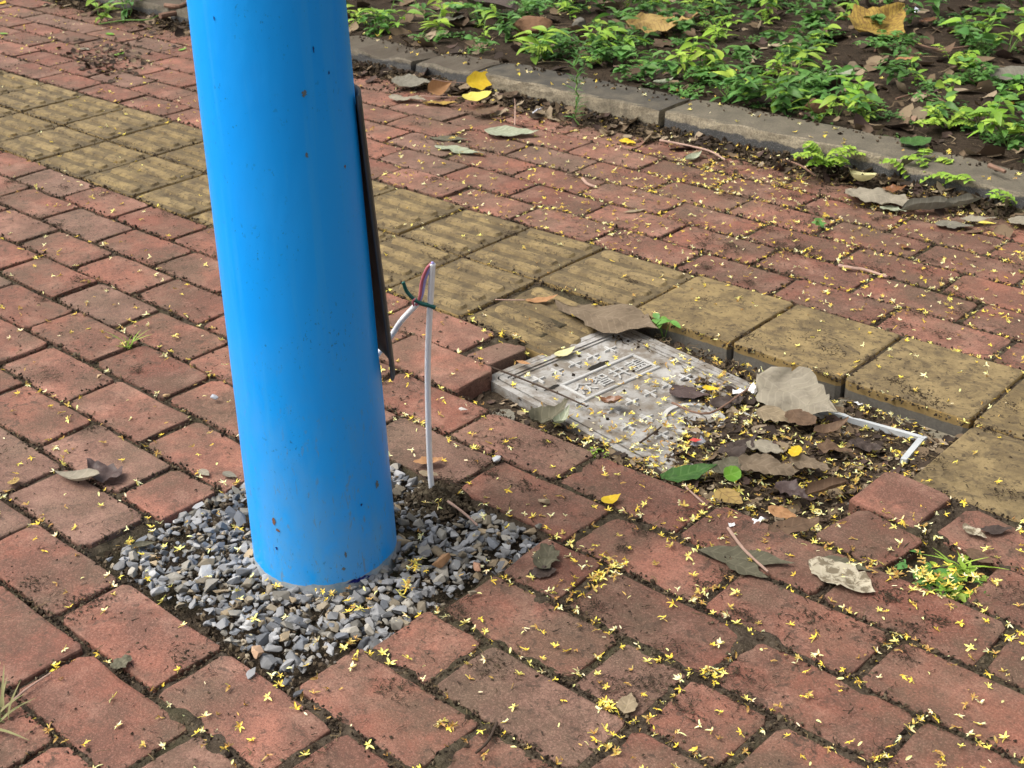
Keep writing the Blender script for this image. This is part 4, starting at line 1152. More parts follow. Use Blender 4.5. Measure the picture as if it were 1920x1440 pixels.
leaf(785, 885, 822, 893, .5, 'lobed', 'tan', 'second brown dry leaf just below the other behind the cable', .04, crinkle=.06, seed=76, ragged=.3)
leaf(245, 1030, 292, 1018, .6, 'ovate', 'olive', 'muddy curled leaf at the left corner of the gravel', .02, roll=1.1, seed=77)
leaf(15, 908, 36, 898, .7, 'round', 'goldtan', 'small tan and yellow leaf bit at the far left edge', .02, curl=.1, seed=78)
leaf(1172, 45, 1310, 52, .60, 'ovate', 'goldtan', 'large crinkled yellow brown leaf among weeds behind the kerb', .40, crinkle=.15, curl=.10, fold=.2, seed=79, ragged=.45, tilt=R(12))
leaf(1600, 62, 1688, 32, .72, 'ovate', 'gold', 'large golden leaf with brown veins among weeds at upper right', .40, crinkle=.10, curl=.14, fold=.25, seed=80, ragged=.3, tilt=R(14))
leaf(1262, 25, 1318, 32, .7, 'ovate', 'brown', 'brown leaf behind the crinkled yellow brown leaf', .45, crinkle=.05, seed=81)
leaf(1195, 125, 1240, 120, .5, 'ovate', 'orange', 'small orange brown leaf on the soil behind the kerb', .27, crinkle=.05, seed=82, stalk=.3)
leaf(1545, 146, 1598, 132, .55, 'oblong', 'greygreen', 'pale silvery leaf piece on the soil at upper right', .30, seed=83, ragged=.1)
leaf(1595, 140, 1622, 138, .8, 'round', 'tan', 'small tan cupped leaf beside the silvery piece', .30, curl=.3, seed=84)
leaf(1678, 112, 1722, 108, .5, 'ovate', 'orange', 'light brown leaf on the soil right of the golden leaf', .30, crinkle=.06, seed=85)
leaf(1750, 100, 1790, 92, .6, 'ovate', 'brown', 'brown cupped leaf on the soil at upper right', .32, curl=.2, seed=86)
leaf(1725, 42, 1758, 34, .5, 'ovate', 'rust', 'rust red leaf at the upper right behind the golden leaf', .33, crinkle=.06, seed=87)
leaf(1865, 150, 1935, 132, .8, 'round', 'grey', 'large dark grey leaf on the soil at the right edge', .30, crinkle=.04, seed=88)
leaf(1690, 270, 1745, 262, .8, 'lobed', 'deepgreen', 'dark green ivy-like leaf on the soil edge above the kerb', .33, crinkle=.08, seed=89)
leaf(880, 5, 968, 22, .5, 'oblong', 'dark', 'large dark curled leaf on the soil at top centre', .38, roll=.9, seed=90)
leaf(820, 40, 870, 32, .7, 'ovate', 'grey', 'grey dead leaf on the soil behind the kerb near the pole', .33, crinkle=.06, seed=91)
leaf(1225, 155, 1262, 150, .7, 'ovate', 'greygreen', 'pale leaf half under the weeds behind the second kerb stone', .30, curl=.1, seed=92)
for (x0, y0, x1, y1, lab) in ((200, 62, 214, 66, 'tiny green leaf on far left bricks, left one'), (215, 104, 234, 98, 'tiny green leaf on dirt patch of far left bricks'), (335, 95, 350, 90, 'tiny green leaf on bricks at the left edge of the pole'),
                              (0, 62, 16, 64, 'pale green leaf bit at the far left edge'), (0, 8, 10, 2, 'yellow leaf bit in the upper left corner'), (152, 90, 168, 94, 'small grey leaf bit on upper left bricks')):
    leaf(x0, y0, x1, y1, .5, 'ovate', 'yellow' if 'yellow' in lab else ('greytan' if 'grey' in lab else 'green'), lab, .02, seed=abs(x0) + 3)

# ------------------------------------------------------------------ twigs and scraps
def twig(pts, r, mat, label, z=.02, name='twig', zs=None):
    P = []
    for i, (x, y) in enumerate(pts):
        zz = z if zs is None else zs[i]
        u, v = G(x, y, zz); P.append(W(u, v, zz))
    c = P[0].copy(); P = spline([p - c for p in P], 5)
    V, F = tube(P, [r * (1 + .3 * vn(i * .8, r * 900)) * (1 - .3 * i / len(P)) for i in range(len(P))], 7)
    return tag(mk(name, mesh(name, V, F, mat), None, c), label, 'twig')
twig([(1572, 498), (1600, 503), (1622, 506), (1663, 519)], .0042, WOODP, 'short pinkish twig with a knob on the right red bricks', .025)
twig([(1237, 263), (1275, 270), (1330, 283), (1360, 300)], .0035, WOODP, 'long pale twig in the gutter below the second kerb stone', .06)
twig([(1092, 335), (1102, 345), (1116, 350)], .0045, WOODP, 'short tan twig piece on the middle bricks', .02)
twig([(905, 683), (960, 703), (1040, 735), (1100, 762)], .0022, WOODD, 'thin dark twig lying across the left end of the manhole lid', -.05, zs=[-.01, -.04, -.055, -.06])
twig([(932, 1355), (915, 1390), (892, 1412)], .0022, WOODD, 'thin dark twig on the front brick joint near the bottom centre', .02)
twig([(1260, 755), (1330, 775), (1420, 720), (1470, 735)], .0022, WOOD, 'thin brown twig over the litter on the lid', -.04)
twig([(1200, 830), (1225, 812), (1240, 800)], .0020, WOODD, 'short dark twig on the dirty part of the lid', -.075)
twig([(1280, 908), (1310, 935), (1325, 948)], .0020, WOODP, 'thin pale stalk at the near rim of the litter', .01)
twig([(1365, 990), (1395, 1030), (1440, 1072)], .0026, WOODP, 'stalk lying over the olive grey leaf on the bricks', .03)
twig([(840, 940), (870, 962), (895, 985)], .0024, WOODP, 'thin stalk on the gravel right of the cable foot', .05)
twig([(5, 1330), (50, 1292), (95, 1262)], .0018, WOODP, 'pale straw stalk over the brick at the left bottom edge', .03)
twig([(1855, 310), (1885, 322)], .006, WOOD, 'short thick brown stick lying on the kerb at far right', .30)
twig([(1470, 300), (1500, 310), (1530, 330)], .003, WOOD, 'brown stick in the gutter below the second kerb stone', .06)
twig([(1640, 95), (1700, 80), (1760, 92), (1830, 85)], .004, WOOD, 'long brown runner stem across the soil at upper right', .30)
twig([(1680, 185), (1730, 175), (1780, 195)], .003, WOOD, 'thin dry stem on the bare soil patch at right', .28)
twig([(965, 236), (966, 205), (965, 185)], .0022, WOODP, 'upright pale stalk of the grey green leaf', .1, zs=[.05, .16, .27], name='leaf_stalk')
twig([(300, 30), (330, 24), (352, 22)], .012, WOOD, 'thick brown root against the kerb left of the pole', .2)
twig([(310, 10), (335, 12), (355, 2)], .010, WOOD, 'second brown root above the other left of the pole', .3)

SCRAP = {'white': m_plain('white_scrap', (.70, .70, .70), .6, .15), 'grey': m_plain('silver_scrap', (.40, .43, .50), .3, .5, 60, .6, .6), 'redgrey': m_plain('printed_scrap', (.22, .22, .24), .4, .3), 'red': m_plain('red_print', (.45, .05, .04), .5, .3)}
def scrap(px, py, w, h, mat, label, z, seed, tilt=0.3, name='litter_scrap'):
    q_ = random.Random(seed); u, v = G(px, py, z); n = 7; V = []; F = []
    for i in range(n):
        for j in range(n):
            x, y = (i / (n - 1) - .5) * w * (1 + .25 * vn(i, j, seed)), (j / (n - 1) - .5) * h * (1 - .5 * i / n)
            V.append((S * x, S * y, S * (.25 * w * (vn(x / w * 3, y / h * 3, seed) + 0.3))))
    for i in range(n - 1):
        for j in range(n - 1): F.append((i * n + j, (i + 1) * n + j, (i + 1) * n + j + 1, i * n + j + 1))
    return tag(mk(name, mesh(name, V, F, SCRAP[mat]), None, W(u, v, z), (tilt, q_.uniform(-.2, .2), q_.uniform(0, 6))), label, 'litter')
scrap(1008, 208, .17, .14, 'grey', 'crumpled silvery plastic scrap in the gutter by the grey green leaf', .09, 1, .5)
scrap(1412, 728, .07, .09, 'white', 'small white paper scrap leaning at the left of the propped leaf', -.02, 2, 1.0)
scrap(1608, 757, .07, .06, 'white', 'small white scrap on the mortar beside the yellow tile', -.10, 3, .4)
scrap(1385, 735, .09, .06, 'white', 'torn whitish scrap right of the yellow leaf on the lid', -.07, 4, .2)
sx = scrap(1312, 832, .13, .12, 'redgrey', 'dark grey wrapper scrap with red print in the litter', PZ + .02, 5, .25)
scrap(1420, 982, .12, .08, 'white', 'crumpled whitish plastic scrap at the front rim of the litter', .0, 6, .4)
scrap(1372, 984, .04, .035, 'white', 'tiny bright white scrap at the front rim of the litter', .02, 7, .3)
scrap(1718, 20, .16, .10, 'grey', 'crumpled silvery scrap on the soil right of the golden leaf', .34, 8, .6)
V_ = [(-.006, -.012, .0), (.006, -.012, .0), (.008, .012, .002), (-.005, .013, .002)]
o_ = mk('red_print', mesh('red_print', [(x + .008, y, z + .0095) for x, y, z in V_], [(0, 1, 2, 3)], SCRAP['red']), sx)

# litter in the pit: mould and fragments
MOULD = m_soil('leaf_mould', (.018, .013, .009), (.045, .032, .021), (.095, .070, .045))
lm = grid_mesh('leaf_mould', 11.7, 14.98, 1.06, 3.0, .03, mould_h, MOULD)
tag(mk('leaf_mould', lm), 'dark leaf mould filling the sunken manhole pit', 'litter', kind='stuff')
FRC = [(.17, .12, .075), (.11, .075, .05), (.06, .042, .03), (.24, .18, .115), (.085, .055, .045), (.045, .032, .025), (.30, .235, .16)]
fg = MB(); q = random.Random(23)
def frag(u, v, z, L, col, tl=.35):
    V, F = leaf_verts(L, q.uniform(.45, .9), q.choice(['ovate', 'lobed', 'oblong', 'round']), q.uniform(0, .2), q.uniform(0, .3), q.uniform(.02, .12), 0, 0, q.randrange(900), 5, 4, .5)
    V = V @ rotm(q.gauss(0, tl), q.gauss(0, tl), q.uniform(0, 6.28)).T
    fg.add(V * S + np.array(W(u, v, z)), F, col)
for _ in range(1000):
    u, v = q.uniform(12.5, 14.95), q.uniform(1.2, 2.98)
    if mould_h(u, v) < -.115 - .02 * (u - 11.75) and q.random() < .93: continue
    frag(u, v, mould_h(u, v) + .008, q.choice([q.uniform(.03, .09), q.uniform(.05, .17)]), q.choice(FRC), .22)
for _ in range(150):
    u, v = q.choice([(q.uniform(12.0, 15.0), q.uniform(1.03, 1.32)), (q.uniform(11.8, 13.9), 2.62 + q.uniform(.0, .36))])
    frag(u, v, max(mould_h(u, v), bed_h(u, v)) + .01, q.uniform(.03, .09), q.choice(FRC))
for _ in range(420):        # gutter
    u = q.uniform(-4, 15.2); v = -3.2 + abs(q.gauss(0, .22))
    if not inview(u, v, 0, 60): continue
    frag(u, v, max(.02, .11 - .35 * min(.3, v + 3.24)), q.uniform(.06, .26), q.choice(FRC))
for _ in range(2300):       # on the soil of the bed
    u, v = q.uniform(-4, 15.5), q.uniform(-13.5, -3.9)
    if not inview(u, v, .3, 80): continue
    frag(u, v, soil_h(u, v) + .02, q.choice([q.uniform(.05, .18), q.uniform(.10, .38)]), q.choice(FRC + FRC[:1]))
for _ in range(900):
    u, v = q.uniform(-4, 15.5), q.uniform(-13, -3.85)
    if not inview(u, v, .3, 80): continue
    V, F = fibre(q, u, v, soil_h(u, v) + .03, q.uniform(.15, .6), q.uniform(.004, .010), None, .3)
    fg.add(V, F, q.choice([(.14, .10, .06), (.08, .055, .035), (.24, .18, .11)]))
for _ in range(240):        # heap of dirt on the upper left bricks
    u, v = G(q.gauss(195, 38), q.gauss(112, 17)); frag(u, v, .02, q.uniform(.03, .12), q.choice(FRC[1:6]))
tag(mk('leaf_litter', fg.build('leaf_litter', m_tint('litter', .85, 160, .5, .2, .08), True)), 'brown broken leaf litter in the pit, the gutter and on the soil', 'litter', kind='stuff')

# ------------------------------------------------------------------ weeds
GL = m_green('weed', (.22, .40, .045), (.38, .54, .080))
GD = m_green('weed_dark', (.10, .25, .060), (.16, .33, .075))
GS = m_plain('weed_stem', (.13, .24, .05), .6, .3)
def blade(L, w, droop, q, fold=.35, n=5):
    V = []; F = []
    for i in range(n + 1):
        t = i / n; ww = w * .5 * math.sin(math.pi * min(max(t ** .8, .02), .985)) ** .8
        z = -droop * L * t * t + .02 * L * math.sin(t * 5)
        V += [(t * L, -ww, z + fold * ww), (t * L, 0, z), (t * L, ww, z + fold * ww)]
    for i in range(n):
        for k in (0, 1): F.append((i * 3 + k, (i + 1) * 3 + k, (i + 1) * 3 + k + 1, i * 3 + k + 1))
    return np.array(V), F
def weed(seed, kind):
    """(leaf builder, stem builder) in tiles"""
    q = random.Random(seed); lf, stm = MB(), MB()
    def put(p, az, el, L, w, droop=.35):
        V, F = blade(L, w, droop, q)
        V = V @ rotm(q.gauss(0, .25), -el, az).T
        k = q.uniform(.75, 1.2); lf.add((V + np.array(p)) * S, F, (k * q.uniform(.9, 1.1), k, k * q.uniform(.8, 1.1)))
    if kind == 'broad':
        for _ in range(q.randint(2, 4)):
            a = q.uniform(0, 6.28); h = q.uniform(.18, .42); ln = q.uniform(.05, .25); P = []
            for i in range(5):
                t = i / 4; P.append((ln * t * math.cos(a) + .02 * q.gauss(0, 1), ln * t * math.sin(a) + .02 * q.gauss(0, 1), h * t))
            V, F = tube([Vector(p) * S for p in P], .0016, 4, False); stm.add(V, F)
            for i in range(1, 5):
                for s in range(2 if i == 4 else 1): put(P[i], a + i * 2.6 + s * 2.2 + q.gauss(0, .4), q.uniform(-.1, .6), q.uniform(.15, .28), q.uniform(.06, .105))
    elif kind == 'round':
        for _ in range(q.randint(3, 5)):
            a = q.uniform(0, 6.28); h = q.uniform(.14, .34); ln = q.uniform(.05, .2)
            P = [(0, 0, 0), (ln * .5 * math.cos(a), ln * .5 * math.sin(a), h * .6), (ln * math.cos(a), ln * math.sin(a), h)]
            V, F = tube([Vector(p) * S for p in P], .0014, 4, False); stm.add(V, F)
            for s in range(3): put(P[2], a + s * 2.1 + q.gauss(0, .2), q.uniform(-.1, .35), q.uniform(.10, .19), q.uniform(.085, .15), .2)
    elif kind == 'fern':
        for _ in range(q.randint(4, 7)):
            a = q.uniform(0, 6.28); Ls = q.uniform(.22, .46); n = 9; h = q.uniform(.12, .30); P = []
            for i in range(n + 1):
                t = i / n; P.append((Ls * t * math.cos(a), Ls * t * math.sin(a), h * math.sin(t * 2.0)))
            V, F = tube([Vector(p) * S for p in P], .0011, 4, False); stm.add(V, F)
            for i in range(2, n + 1):
                for s in (-1, 1): put(P[i], a + s * 1.15, q.uniform(0, .25), .095 * (1.15 - .4 * i / n), .050, .2)
    elif kind == 'feather':
        h = .62; P = [(.01 * q.gauss(0, 1), .01 * q.gauss(0, 1), h * i / 12) for i in range(13)]
        V, F = tube([Vector(p) * S for p in P], .0016, 4, False); stm.add(V, F)
        for i in range(1, 13):
            for s in range(6): put(P[i], q.uniform(0, 6.28), q.uniform(.2, .9), q.uniform(.07, .13), .014, .2)
    elif kind == 'grass':
        for _ in range(14): put((q.gauss(0, .04), q.gauss(0, .04), 0), q.uniform(0, 6.28), q.uniform(.6, 1.35), q.uniform(.15, .40), .020, q.uniform(.2, .7))
        stm.add(*tube([Vector((0, 0, 0)), Vector((0, 0, .01))], .002, 4))
    elif kind == 'carpet':
        for _ in range(46):
            x, y = q.gauss(0, .10), q.gauss(0, .10); put((x, y, q.uniform(.01, .07)), q.uniform(0, 6.28), q.uniform(-.2, .6), q.uniform(.05, .10), q.uniform(.03, .06), .3)
        stm.add(*tube([Vector((0, 0, 0)), Vector((0, 0, .01))], .002, 4))
    return lf, stm
WM = {}
def weed_meshes(kind, var, dark=False):
    k = (kind, var, dark)
    if k not in WM:
        lf, stm = weed(var * 17 + len(kind), kind)
        WM[k] = (lf.build('leaves', GD if dark else GL, True), stm.build('stem', GS))
    return WM[k]
def plant(u, v, z, kind, label, group=None, var=0, sc_=1.0, dark=False, rz=None, name='weed_plant', tilt=(0, 0)):
    o_ = empty(name, W(u, v, z)); a, b = weed_meshes(kind, var, dark)
    o_.rotation_euler = (tilt[0], tilt[1], rnd.uniform(0, 6.28) if rz is None else rz); o_.scale = (sc_,) * 3
    mk('leaves', a, o_); mk('stem', b, o_)
    return tag(o_, label, 'weed', group)
# single plants that stand out
u_, v_ = G(1552, 318, .03); plant(u_, v_, .03, 'fern', 'small fern-like seedling growing at the kerb foot below the second kerb stone', None, 1, 1.0)
u_, v_ = G(1552, 285, .28); plant(u_, v_, .16, 'fern', 'fern-like seedling arching over the kerb edge above the other', None, 2, .9)
for k_, (x, y) in enumerate(((1718, 345), (1765, 352), (1812, 345))):
    u_, v_ = G(x, y, .05); plant(u_, v_, .03, 'fern', ('left', 'middle', 'right')[k_] + ' tuft of the leafy seedling row at the foot of the third kerb stone', None, 3 + k_, 1.05)
u_, v_ = G(1910, 388, .05); plant(u_, v_, .03, 'fern', 'fern-like seedling at the far right edge below the kerb', None, 6, .9)
u_, v_ = G(1082, 232, .03); plant(u_, v_, .02, 'feather', 'upright feathery weed growing against the first kerb stone', None, 1, 1.35, True, name='feathery_weed')
u_, v_ = G(243, 650); plant(u_, v_, -.02, 'grass', 'tiny green sprout in the brick joint left of the pole', None, 1, .55, name='sprout')
u_, v_ = G(0, 1352); gt_ = plant(u_, v_, -.02, 'grass', 'sparse tuft of dry grass in the brick joint at the bottom left edge', None, 2, .85, True, name='grass_tuft')
DRY = m_plain('dry_grass', (.20, .19, .085), .8, .5, 40, .3)
for c_ in gt_.children:
    if c_.name.startswith('leaves'):
        c_.data = c_.data.copy(); c_.data.materials.clear(); c_.data.materials.append(DRY)
u_, v_ = G(1745, 1085); plant(u_, v_, -.06, 'carpet', 'low green weed patch filling the gap of a missing brick at right', None, 1, 1.0, True, name='weed_patch')
u_, v_ = G(1795, 1078); plant(u_, v_, -.06, 'carpet', 'low green weeds at the right of the missing brick gap', None, 2, .9, False, name='weed_patch')
u_, v_ = G(1770, 1105); plant(u_, v_, -.06, 'carpet', 'low weeds at the front of the missing brick gap', None, 3, .8, False, name='weed_patch')
u_, v_ = G(1800, 1060); plant(u_, v_, -.05, 'grass', 'green grass blades sticking out of the missing brick gap', None, 3, .70, False, name='grass_tuft')
u_, v_ = G(1245, 628, -.1); plant(u_, v_, -.16, 'round', 'small round-leaved seedling between the lid and the yellow tile', None, 1, .65, True, name='seedling')
u_, v_ = G(1115, 845, -.05); plant(u_, v_, -.10, 'carpet', 'small green sprout at the near edge of the manhole lid', None, 4, .38, False, name='sprout')
u_, v_ = G(1535, 428); plant(u_, v_, -.03, 'round', 'tiny green sprout among flowers in the joint of the right bricks', None, 2, .4, True, name='sprout')
for k_, (x, y, lab) in enumerate(((190, 40, 'left'), (240, 32, 'middle'), (290, 22, 'right'))):
    u_, v_ = G(x, y, .05); plant(u_, v_, .04, 'broad', lab + ' sprig of the creeping green vine before the kerb at upper left', None, 20 + k_, 1.1, k_ == 1, name='vine_sprig')
twig([(185, 45), (235, 38), (280, 36), (320, 18), (345, 16)], .0025, GS, 'thin green creeping vine trailing before the kerb at upper left', .12, name='creeping_vine')
# the weeds of the bed
bedpts = []; wlist = []; q = random.Random(31); tries = 0
def weed_density(x, y):
    d = .55
    if 980 < x < 1560 and y < 240: d = 1.0
    if 1600 < x < 1780 and y < 300: d = .30
    if x >= 1780: d = .6
    if x < 980: d = .65
    return d
while len(bedpts) < 120 and tries < 6000:
    tries += 1
    x, y = q.uniform(640, 1960), q.uniform(-60, 300)
    u, v = G(x, y, .3)
    if v > -4.02 or v < -13.5 or q.random() > weed_density(x, y): continue
    if any((u - a) ** 2 + (v - b) ** 2 < .20 ** 2 for a, b in bedpts): continue
    if 1585 < x < 1700 and 5 < y < 110: continue
    if 1165 < x < 1325 and 15 < y < 110: continue
    if 960 < x < 1045 and 0 < y < 90: continue
    bedpts.append((u, v))
    zone = 'bed by the pole' if x < 980 else ('middle of the bed' if x < 1270 else ('bed past the second kerb stone' if x < 1640 else 'right part of the bed'))
    kind = q.choices(['broad', 'round', 'fern'], [6, 1.2, 1.2] if x < 1650 else [2, 5, 2])[0]
    dark = q.random() < (.6 if x < 980 else .22)
    lab = {'broad': 'pointed-leaved green weed', 'round': 'round-leaved green weed', 'fern': 'small fern-leaved weed'}[kind] + (', darker,' if dark else '') + ' in the ' + zone
    wl = plant(u, v, soil_h(u, v) - .01, kind, lab, ('dark ' if dark else '') + kind + ' weeds, ' + zone, q.randrange(5), q.uniform(.55, 1.18) * (1.0 if kind != 'broad' else 1.05), dark)
    wlist.append((lab, PR(u, v, .3)[0], wl))
ORD = ['first', 'second', 'third', 'fourth', 'fifth', 'sixth', 'seventh', 'eighth', 'ninth', 'tenth', 'eleventh', 'twelfth', 'thirteenth', 'fourteenth', 'fifteenth', 'sixteenth', 'seventeenth', 'eighteenth', 'nineteenth', 'twentieth', 'twenty-first', 'twenty-second', 'twenty-third', 'twenty-fourth', 'twenty-fifth', 'twenty-sixth', 'twenty-seventh', 'twenty-eighth', 'twenty-ninth', 'thirtieth']
for lab in sorted(set(w[0] for w in wlist)):
    ws = sorted([w for w in wlist if w[0] == lab], key=lambda w: w[1])
    if len(ws) > 1:
        for i, w in enumerate(ws): w[2]['label'] = lab + ', ' + (ORD[i] if i < 30 else 'last') + ' from left'
# low ground cover no one could count
gcm = MB(); CV_ = [weed(s_ * 7 + 3, k_) for s_, k_ in enumerate(['carpet', 'carpet', 'fern', 'round', 'carpet', 'broad'])]
CV_ = [(np.concatenate(l.v), l.f, np.concatenate(l.c)) for l, s_ in CV_]
cnt = 0; tries = 0
while cnt < 340 and tries < 9000:
    tries += 1
    x, y = q.uniform(640, 1990), q.uniform(-90, 310); u, v = G(x, y, .25)
    if v > -3.93 or v < -14 or q.random() > weed_density(x, y) * .9 or vn(u * 1.1, v * 1.1, 40) < -.22: continue
    V, F, C = CV_[q.randrange(6)]; a = q.uniform(0, 6.28); s_ = q.uniform(.55, 1.05)
    n0 = gcm.n; gcm.v.append(V @ rotm(0, 0, a).T * s_ + np.array(W(u, v, soil_h(u, v) - .005))); gcm.f += [tuple(i + n0 for i in f) for f in F]
    gcm.c.append(C * q.uniform(.55, 1.05)); gcm.n += len(V); cnt += 1
tag(mk('ground_cover', gcm.build('ground_cover', GD, True)), 'low green ground cover between the weeds of the bed', 'ground cover', kind='stuff')

# stones on the bed
def rock(px, py, z, s, col, label, seed, fl=1.0):
    u, v = G(px, py, z); hv, hf = hull(int(seed * 13), 17)
    bm = bmesh.new(); vs = [bm.verts.new(p) for p in hv]
    for f in hf: bm.faces.new([vs[i] for i in f])
    bmesh.ops.triangulate(bm, faces=bm.faces[:]); bmesh.ops.subdivide_edges(bm, edges=bm.edges[:], cuts=2, use_grid_fill=True)
    for vt in bm.verts:
        c = vt.co; k = 1 + .10 * vn(c.x * 2 + seed, c.y * 2, c.z * 2) + .05 * vn(c.x * 6, c.y * 6 + seed, c.z * 6)
        vt.co = Vector((c.x * k * s * S * 1.1, c.y * k * s * S, c.z * k * s * S * fl * 1.2))
    me = bpy.data.meshes.new('rock'); bm.to_mesh(me); bm.free(); me.materials.append(col)
    return tag(mk('rock', me, None, W(u, v, z), (0, 0, seed)), label, 'rock')
ROCKB = m_plain('brown_rock', (.155, .085, .048), .9, .5, 60, .7, .2, .004)
rock(1002, 55, .34, .34, ROCKB, 'brown rounded rock in the weeds behind the kerb at top centre', 3.0, .85)
rock(1532, 200, .30, .17, ROCKB, 'brown stone half hidden by ferns behind the second kerb stone', 4.0, .7)
rock(1338, 135, .30, .18, ROCKB, 'brown clod among weeds in the middle of the bed', 5.0, .7)
rock(1085, 45, .26, .17, m_plain('grey_rock', (.13, .12, .10), .9, .4, 60, .7), 'grey stone behind weeds at top centre right of the brown rock', 6.0, .7)
for k_, (x, y, s) in enumerate(((1772, 202, .07), (1714, 222, .06), (1502, 215, .05), (1320, 20, .06))):
    single_stone(x, y, s, (.24, .15, .10), ('reddish pebble on the bare soil at right, upper one', 'reddish pebble on the bare soil at right, lower one', 'brown pebble near the ferns behind the second kerb stone', 'brown pebble beside the yellow brown leaf')[k_], .30, k_ + 2)

# ------------------------------------------------------------------ fallen flowers
YEL = [(.88, .74, .14), (.90, .80, .24), (.88, .80, .36), (.88, .70, .10), (.88, .84, .50)]
ORG = (.66, .34, .04)
def flower_mesh(seed):
    q = random.Random(seed); b = MB()
    kind = seed % 6
    np_ = [6, 5, 4, 3, 3, 1][kind]; base = q.choice(YEL) if q.random() < .72 else q.choice([(.46, .30, .10), (.62, .46, .14), (.30, .18, .07)]); r0 = 0.036 if kind < 5 else .033
    spread = 2 * math.pi if kind < 2 else math.pi * .9
    for k in range(np_):
        a = k * spread / max(1, np_) + q.gauss(0, .30); L = r0 * q.uniform(.6, 1.25); w = L * q.uniform(.26, .40); up = q.uniform(-.05, .95); V = []; F = []
        for i in range(4):
            t = i / 3; ww = w * .5 * math.sin(math.pi * min(.93, .15 + .8 * t)); x = t * L * math.cos(up); z = t * L * math.sin(up) - .35 * L * t * t * q.uniform(.2, 1)
            V += [(x, -ww, z + .002), (x, 0, z - .001), (x, ww, z + .002)]
        for i in range(3):
            for s in (0, 1): F.append((i * 3 + s, i * 3 + 3 + s, i * 3 + 4 + s, i * 3 + 1 + s))
        V = np.array(V) @ rotm(0, 0, a).T
        b.add(V, F, [c * q.uniform(.88, 1.1) for c in base])
    if kind < 5:
        V = OCT * .005 + np.array([0, 0, .003]); b.add(V, OCTF, ORG)
        if q.random() < .5:
            V, F = tube([Vector((0, 0, 0)), Vector((-.02, .006, .002)), Vector((-.035, .004, .004))], .0024, 4); b.add([tuple(v) for v in V], F, (.62, .52, .12))
    V = np.concatenate(b.v); z0 = V[:, 2].min()
    b.v = [(x - np.array([0, 0, z0])) * S for x in b.v]
    return b
FB = [flower_mesh(i) for i in range(24)]
FM = [b.build('fallen_flower', PETAL) for b in FB]
def dens(u, v):
    x, y = PR(u, v)
    if in_gravel(u, v): return 12 if (u - PU) ** 2 + (v - PV) ** 2 > .47 ** 2 else 0
    if 11.75 < u < 14.95 and 1.05 < v < 3.0:
        return 14 if u < 12.6 else (55 if u < 13.1 else 105)
    if v < -3.2: return 0
    if v < 0:
        return (44 if v > -2.4 else 66) if u > 9.5 else (20 if u > 7 else 6)
    if v < 2: return 13 if u > 11 else (7 if u > 8 else 3)
    if u > 13.4 and v < 4.2 and v > 2: return 34
    if u > 13.4: return 38 if x > 900 else 26
    if x < 470: return 9 if y > 560 else 5.5
    if y > 1180: return 15
    return 16
def top_z(u, v):
    if in_gravel(u, v): return gravel_top(u, v) + .03
    if 11.72 < u < 14.95 and 1.05 < v < 3.0:
        a = (u - LO[0]) * math.cos(LT) + (v - LO[1]) * math.sin(LT)
        return max(mould_h(u, v), -.085 - .02 * a) + .012
    if v < -2.95: return .02 + .3 * min(.3, max(0, -2.95 - v))
    return .012
items = []; q = random.Random(77)
for _ in range(52000):
    u, v = q.uniform(-4.5, 17.6), q.uniform(-3.3, 7.7)
    if not inview(u, v, 0, 45): continue
    d = dens(u, v) * (1.0 + .9 * vn(u * 1.6, v * 1.6, 50))
    if q.random() > d / 92: continue
    z = top_z(u, v)
    if not (in_pit(u, v) or in_gravel(u, v)) and u > 9 and q.random() < .45:
        jb = min(VJ, key=lambda j: abs((j[0] + j[2]) / 2 - u) + abs((j[1] + j[3]) / 2 - v))
        t = q.random(); u, v = jb[0] + (jb[2] - jb[0]) * t + q.gauss(0, .02), jb[1] + (jb[3] - jb[1]) * t + q.gauss(0, .02); z = q.uniform(-.02, .012)
        if in_pit(u, v) or in_gravel(u, v): z = top_z(u, v)
    items.append((u, v, z))
for (x, y, n, sp) in ((1155, 1062, 16, 14), (1135, 1085, 14, 16), (1062, 1110, 12, 18), (1330, 1262, 12, 9), (1740, 945, 20, 16), (1700, 985, 14, 14), (1745, 1100, 26, 26), (1800, 1090, 18, 24), (1710, 1075, 12, 16), (1360, 900, 10, 40), (1560, 880, 26, 30),
                      (1500, 900, 22, 40), (775, 1065, 9, 9), (765, 1110, 9, 10), (667, 1145, 6, 8), (810, 948, 3, 10), (1400, 880, 22, 45), (1290, 830, 18, 40), (1445, 800, 20, 35), (1345, 745, 14, 22), (1660, 745, 4, 10), (1700, 815, 6, 20), (1130, 1390, 8, 20), (840, 1365, 5, 10),
                      (1375, 345, 16, 22), (1330, 320, 10, 16), (1225, 345, 10, 18), (1530, 430, 9, 18), (1910, 480, 10, 16), (1480, 340, 14, 26), (660, 1210, 5, 12), (250, 1020, 5, 12)):
    for _ in range(n):
        u, v = G(q.gauss(x, sp), q.gauss(y, sp * .6)); items.append((u, v, top_z(u, v) + (.02 if 15.4 < u < 15.9 and 2.5 < v < 3 else 0)))
items.sort(key=lambda it: (it[0] - CU) ** 2 + (it[1] - CV) ** 2)
rest = MB(); ind = 0
def zone_of(u, v):
    x, y = PR(u, v)
    if in_gravel(u, v): return 'on the gravel round the pole'
    if in_pit(u, v): return 'on the leaf litter of the sunken manhole'
    if x < 480: return 'on the red bricks left of the pole'
    if x < 960: return 'on the front red bricks below the pole'
    return 'on the red bricks of the right foreground' if y > 940 else 'on the red bricks between gravel and manhole'
